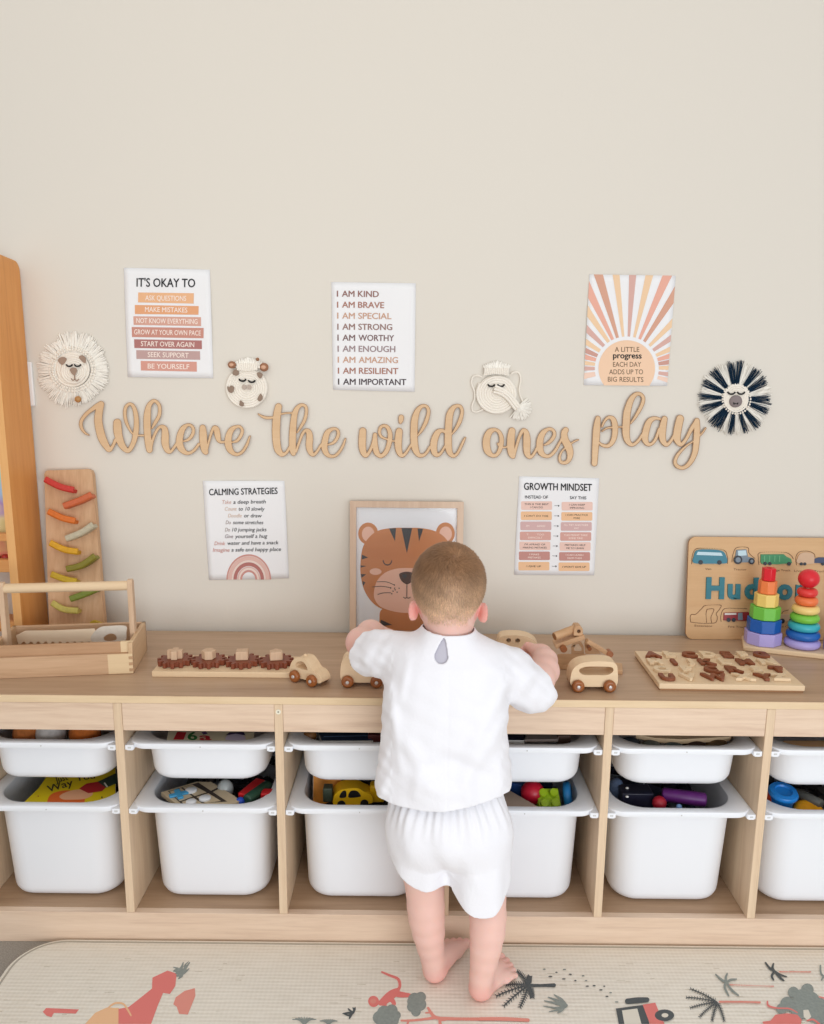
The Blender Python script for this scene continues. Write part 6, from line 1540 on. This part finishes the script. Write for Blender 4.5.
# ---------------- hair strands
nf_ = len(me.polygons); fc = np.empty(nf_*3); me.polygons.foreach_get('center', fc); fc = fc.reshape(-1, 3)+np.array(ORG); fn_ = np.empty(nf_*3); me.polygons.foreach_get('normal', fn_); fn_ = fn_.reshape(-1, 3)
fl = (fc-Hc) @ HM.T; fh = hairness(*fl.T); ed_ = np.minimum(np.linalg.norm(fc-H(.068, 0, -.043), axis=1), np.linalg.norm(fc-H(-.068, 0, -.043), axis=1))
ok = np.where((fh > 0) & (fc[:, 2] > .74) & (np.abs(fl[:, 0]) < .075) & (ed_ > .020) & (np.linalg.norm(fl, axis=1) > .05))[0]
prob = np.clip(fh[ok]/.012, .15, 1); pick = rng.choice(ok, 26000, p=prob/prob.sum())
crown = H(.010, -.062, .052)
hv, hf2, hc = [], [], []
for i in pick:
    p = fc[i]+rng.uniform(-.001, .001, 3); n = fn_[i]; l = fl[i]; u = l[2]
    t = p-crown; dist = np.linalg.norm(t); t = t-n*(t@n); t /= (np.linalg.norm(t)+1e-9)
    sw = np.cross(n, t)*(.9*math.exp(-dist/.03)+.12)
    k_ = np.clip((u+.045)/.085, 0, 1)
    t = t+sw+rng.normal(0, .10+.10*k_, 3)+up*0; t = t-n*(t@n); t /= np.linalg.norm(t)
    L = (.0045+.0105*k_)*rng.uniform(.75, 1.25); lift = .30+.22*k_*rng.rand()+(.15*math.exp(-dist/.012)); L *= 1-.55*math.exp(-dist/.010)
    w = np.cross(n, t)*(.00030+.00012*k_)
    a = p-n*.0005; m_ = p+t*L*.5+n*L*lift*.45; e_p = p+t*L+n*L*lift*.40
    o = len(hv); hv += [a-w, a+w, m_+w*.8, m_-w*.8, e_p]; hf2 += [(o, o+1, o+2, o+3), (o+3, o+2, o+4)]
    r_ = rng.rand(); c_ = np.array(lin((226, 190, 156))[:3])*(1-k_)+np.array(lin((158, 118, 84))[:3])*k_
    c_ = c_*(.72+.50*r_)*(1+.16*math.sin(l[0]*95+l[2]*60)*math.sin(l[2]*80-l[1]*70+1)); hc += [c_]*5
hm, nt, b = base_mat('fair_hair'); at = N(nt, 'ShaderNodeAttribute'); at.attribute_name = 'Col'; nt.links.new(at.outputs['Color'], b.inputs['Base Color']); b.inputs['Roughness'].default_value = .45; b.inputs['Specular IOR Level'].default_value = .4
hme = bpy.data.meshes.new('hair'); hme.from_pydata([tuple(np.array(v)-np.array(ORG)) for v in hv], [], hf2); hme.materials.append(hm)
ca = hme.color_attributes.new('Col', 'FLOAT_COLOR', 'POINT'); ca.data.foreach_set('color', np.c_[np.array(hc), np.ones(len(hc))].astype(np.float32).ravel())
ho = bpy.data.objects.new('hair', hme); COL.objects.link(ho); ho.parent = kid; ho['label'] = 'short fair hair with a crown whorl'
# eyes
for s in (-1, 1):
    br = MB().tube([tuple(H(s*x, f_, u_)-np.array(ORG)) for x, f_, u_ in ((.014, .0755, .000), (.022, .0755, .0035), (.032, .0700, .0015))], [.0010, .0015, .0007], 8); br.build('eyebrow', plain('brow_brown', (150, 112, 84), .8), kid)
    c = H(s*.024, .0700, -.0155); e = MB().sphere(tuple(c-np.array(ORG)), (.0070, .0070, .0056), 0, 20, 14); pz = c+fwd*.0046; e.sphere(tuple(pz-np.array(ORG)), (.0040, .0030, .0040), 1, 14, 10)
    e.build('eye', [plain('eye_white', (240, 238, 234), .2), plain('eye_iris', (70, 96, 120), .2)], kid, smooth=80)
# ---------------- shirt
S = Field((-.24, -.25, .40), (.27, .06, .80), .0018)
def seg_ridge(X, Z, a, b_, w, amp):
    ab = (b_[0]-a[0], b_[1]-a[1]); L2 = ab[0]**2+ab[1]**2; t = np.clip(((X-a[0])*ab[0]+(Z-a[1])*ab[1])/L2, 0, 1)
    d2 = (X-a[0]-t*ab[0])**2+(Z-a[1]-t*ab[1])**2; return -amp*np.exp(-d2/(2*w*w))*np.sin(np.pi*np.clip(t*.9+.05, 0, 1))**.5
def rip(X, Y, Z):
    back = np.clip((-Y-.11)/.03, 0, 1)
    r_ = 0
    for a, b_, w, am in (((.105,.655),(.03,.53),.010,.0045), ((.105,.60),(.02,.475),.012,.0055), ((-.10,.60),(-.03,.48),.011,.004), ((-.105,.66),(-.085,.50),.007,.003), ((.0,.46),(-.09,.50),.010,.003), ((.06,.70),(.12,.66),.007,.003),
                         ((-.07,.71),(-.085,.63),.006,.0025), ((.095,.52),(.10,.445),.008,.003), ((-.05,.52),(-.06,.445),.008,.003), ((.03,.50),(.045,.44),.009,.003), ((-.03,.69),(.03,.685),.006,.0015)):
        r_ = r_+seg_ridge(X, Z, a, b_, w, am*1.35)
    r_ = r_+.0105*np.exp(-((X+.0)**2/(2*.05**2)+(Z-.515+.6*X*X/.1)**2/(2*.016**2)))  # hollow above the seat
    seam = .0010*np.exp(-(X-.0)**2/(2*.0009**2))*(Z < .70)
    wv = .0035*np.sin(X*46+1.1+Z*9)*np.clip((.56-Z)/.12, 0, 1)+.0008*np.sin(X*120+Z*70)*np.sin(Z*90-X*40)
    return (r_+seam)*back+wv
prof(S, [(.405,.126,.092,-.004,-.112),(.46,.124,.091,-.004,-.112),(.52,.119,.087,-.004,-.112),(.60,.115,.084,-.004,-.113),(.645,.112,.081,-.002,-.113),(.680,.101,.074,.0,-.112),(.704,.084,.064,.0,-.112),(.727,.060,.055,.0,-.112),(.745,.0485,.0495,.001,-.111),(.765,.0455,.0465,.001,-.110)], .0, 2.4, -.2, .2, rip)
S.cone((-.060,-.110,.683), (-.118,-.064,.676), .046, .045, .016)
S.cone((-.118,-.064,.674), (-.152,-.024,.664), .044, .044, .006)
S.cone((.060,-.114,.676), (.118,-.088,.648), .048, .048, .018)
S.cone((.118,-.088,.646), (.166,-.056,.607), .048, .050, .008)
X, Y, Z = S.grid((slice(None),)*3); D = S.D
fine = .0009*np.sin(X*210+Z*60)*np.sin(Z*170+Y*90)
D = D+np.where(np.abs(X) > .10, fine, 0)
# radial creases on the sleeves
for c, dr, sg in (((-.13,-.05,.675), (-.72,.69,-.06), 1), ((.15,-.065,.63), (.78,.50,-.4), 1)):
    dr = np.array(dr)/np.linalg.norm(dr); px, py, pz = X-c[0], Y-c[1], Z-c[2]; ax_ = px*dr[0]+py*dr[1]+pz*dr[2]
    u_ = np.cross(dr, (0, 0, 1)); u_ /= np.linalg.norm(u_); w_ = np.cross(dr, u_); ang = np.arctan2(px*w_[0]+py*w_[1]+pz*w_[2], px*u_[0]+py*u_[1]+pz*u_[2])
    m = np.exp(-(px**2+py**2+pz**2)/(2*.055**2)); D = D+m*(.0026*np.sin(ang*5+1+ax_*30)+.0012*np.sin(ang*9+2))
T = .0038
shell = np.maximum(D, -(D+T))
hem = .4405+.008*np.sin(X*14-.5)-.10*np.maximum(0, -X-.09)+.0*Y+.06*(Y+.11)
shell = np.maximum(shell, hem-Z)
# sleeve openings
def cut(shell, c, n, box):
    n = np.array(n, float); n /= np.linalg.norm(n); pl = (X-c[0])*n[0]+(Y-c[1])*n[1]+(Z-c[2])*n[2]
    return np.where(box, np.maximum(shell, pl), shell)
shell = cut(shell, (-.146,-.026,.672), (-.55,.83,.06), X < -.098)
shell = cut(shell, (.160,-.056,.615), (.40,.80,.34), X > .112)
# neck hole
def capd(a, b_, ra, rb):
    a, b_ = np.array(a), np.array(b_); ab = b_-a; t = np.clip(((X-a[0])*ab[0]+(Y-a[1])*ab[1]+(Z-a[2])*ab[2])/(ab@ab), 0, 1)
    return np.sqrt((X-a[0]-t*ab[0])**2+(Y-a[1]-t*ab[1])**2+(Z-a[2]-t*ab[2])**2)-(ra+(rb-ra)*t)
neck_z = .7435+.10*np.minimum(0, -(Y+.13))-.10*np.clip(X+.01, -.05, 0)
shell = np.maximum(shell, Z-neck_z)
# keyhole at the back of the neck
k0, k1 = on_y(444.3, 640.5, -.172), on_y(441.4, 657.5, -.178)
ab = (k1.x-k0.x, k1.z-k0.z); L2 = ab[0]**2+ab[1]**2; t = np.clip(((X-k0.x)*ab[0]+(Z-k0.z)*ab[1])/L2, 0, 1)
kd = np.sqrt((X-k0.x-t*ab[0])**2+(Z-k0.z-t*ab[1])**2)-(.0008+.0110*t**.8)
shell = np.where(Y < -.12, np.maximum(shell, -kd), shell)
S.D = shell.astype(np.float32)
cl, nt, b = base_mat('white_linen'); tc = N(nt, 'ShaderNodeTexCoord')
b.inputs['Base Color'].default_value = lin((240, 240, 246)); b.inputs['Roughness'].default_value = .85; b.inputs['Specular IOR Level'].default_value = .15; b.inputs['Sheen Weight'].default_value = .1
mp = N(nt, 'ShaderNodeMapping'); mp.inputs['Scale'].default_value = (900, 900, 300); nt.links.new(tc.outputs['Object'], mp.inputs['Vector']); nz = N(nt, 'ShaderNodeTexNoise'); nz.inputs['Scale'].default_value = 1; nt.links.new(mp.outputs[0], nz.inputs['Vector'])
n2 = N(nt, 'ShaderNodeTexNoise'); n2.inputs['Scale'].default_value = 42; n2.inputs['Detail'].default_value = 5; n2.inputs['Roughness'].default_value = .6; n2.inputs['Distortion'].default_value = 1.0; nt.links.new(tc.outputs['Object'], n2.inputs['Vector'])
b1 = N(nt, 'ShaderNodeBump'); b1.inputs['Strength'].default_value = .25; b1.inputs['Distance'].default_value = .0008; nt.links.new(nz.outputs[0], b1.inputs['Height'])
b2 = N(nt, 'ShaderNodeBump'); b2.inputs['Strength'].default_value = .2; b2.inputs['Distance'].default_value = .006; nt.links.new(n2.outputs[0], b2.inputs['Height']); nt.links.new(b1.outputs[0], b2.inputs['Normal']); nt.links.new(b2.outputs[0], b.inputs['Normal'])
shirt = S.mesh('shirt', cl, kid, ORG, 2); shirt['label'] = 'white linen short sleeved shirt with a keyhole back'
# keyhole facing and binding
fs = np.maximum(D+T+.0016, -(D+T+.0040)); fs = np.maximum(fs, np.sqrt((X-k1.x)**2+((Z-k1.z-.004)*.62)**2)-.0165); fs = np.maximum(fs, Y+.12); fs = np.maximum(fs, Z-.7385)
S.D = fs.astype(np.float32); lin_ = S.mesh('inner_facing', plain('shaded_lining', (192, 190, 202), .9), kid, ORG, 1)
# ---------------- shorts
Q = Field((-.16, -.25, .18), (.18, -.0, .47), .0018)
def gath(X, Y, Z):
    a = np.arctan2(Y+.12, X-.006); return .0016*np.sin(a*34)*np.clip((Z-.36)/.05, 0, 1)+.0022*np.sin(a*9+Z*20)
prof(Q, [(.285,.060,.040,.010,-.118),(.300,.088,.060,.010,-.120),(.320,.104,.074,.009,-.122),(.35,.111,.082,.008,-.124),(.39,.110,.081,.006,-.122),(.43,.100,.072,.004,-.114),(.455,.094,.066,.003,-.110)], 0, 2.3, -.2, .2, gath)
Q.cone((-.044,-.117,.345), (-.047,-.115,.200), .065, .0560, .022)
Q.cone((.060,-.124,.345), (.0715,-.136,.165), .067, .0545, .022)
X, Y, Z = Q.grid((slice(None),)*3); D = Q.D
a1 = np.arctan2(Y+.115, X+.047); a2 = np.arctan2(Y+.13, X-.070)
D = D+np.where(X < .012, .0016*np.sin(a1*7+1), .0016*np.sin(a2*7))*np.clip((.34-Z)/.06, 0, 1)
D = D+seg_ridge(X, Z, (.02,.36), (.075,.25), .010, .003)*(Y < -.13)+seg_ridge(X, Z, (-.01,.33), (.012,.25), .008, -.003)*(Y < -.13)+seg_ridge(X, Z, (-.07,.35), (-.06,.27), .010, .002)*(Y < -.13)
# crease between the two legs
D = np.maximum(D, -(np.sqrt((X-.0125-.0*(Z))**2+0*Y)-.0030-.010*np.clip((.285-Z)/.05, 0, 1)+np.clip((Z-.285)/.03, 0, 1)*.01)) if False else D
shell = np.maximum(D, -(D+.0036))
hl_ = .247+8*np.where(X < -.025, X+.025, 0)**2; hr_ = .205+26*np.maximum(0, X-.082)**2+14*np.maximum(0, .066-X)**2
hemz = np.where(X < .014, hl_, hr_)
shell = np.maximum(shell, hemz-Z)
Q.D = shell.astype(np.float32)
shorts = Q.mesh('shorts', cl, kid, ORG, 2); shorts['label'] = 'white linen shorts with curved hems'
# ================================================================== LIGHT
w = bpy.data.worlds.new('world'); SC.world = w; w.use_nodes = True
bg = w.node_tree.nodes['Background']; bg.inputs[0].default_value = (1.0, .985, .965, 1); bg.inputs[1].default_value = .62
def area(name, loc, target, size, power, col, sy=None):
    l = bpy.data.lights.new(name, 'AREA'); l.shape = 'RECTANGLE'; l.size = size; l.size_y = sy or size; l.energy = power; l.color = col
    o = bpy.data.objects.new(name, l); COL.objects.link(o); o.location = loc; o.rotation_euler = (Vector(target)-Vector(loc)).to_track_quat('-Z', 'Y').to_euler()
    return o
area('window_light', (1.1, -3.2, .75), (.1, .2, .45), 2.2, 53, (.88, .94, 1.0), 1.3)
area('ceiling_bounce', (-.5, -1.4, 2.5), (0, .2, .6), 2.4, 12, (1.0, .93, .84))
sl = bpy.data.lights.new('sun_patch', 'SPOT'); sl.energy = 26; sl.spot_size = math.radians(30); sl.spot_blend = 1; sl.shadow_soft_size = .5; sl.color = (1.0, .95, .84)
so = bpy.data.objects.new('sun_patch', sl); COL.objects.link(so); so.location = (-1.5, -2.2, .9); so.rotation_euler = (Vector((-.55, .44, 1.12))-Vector(so.location)).to_track_quat('-Z', 'Y').to_euler()
SC.view_settings.view_transform = 'Standard'; SC.view_settings.look = 'None'; SC.view_settings.exposure = 0; SC.view_settings.gamma = 1
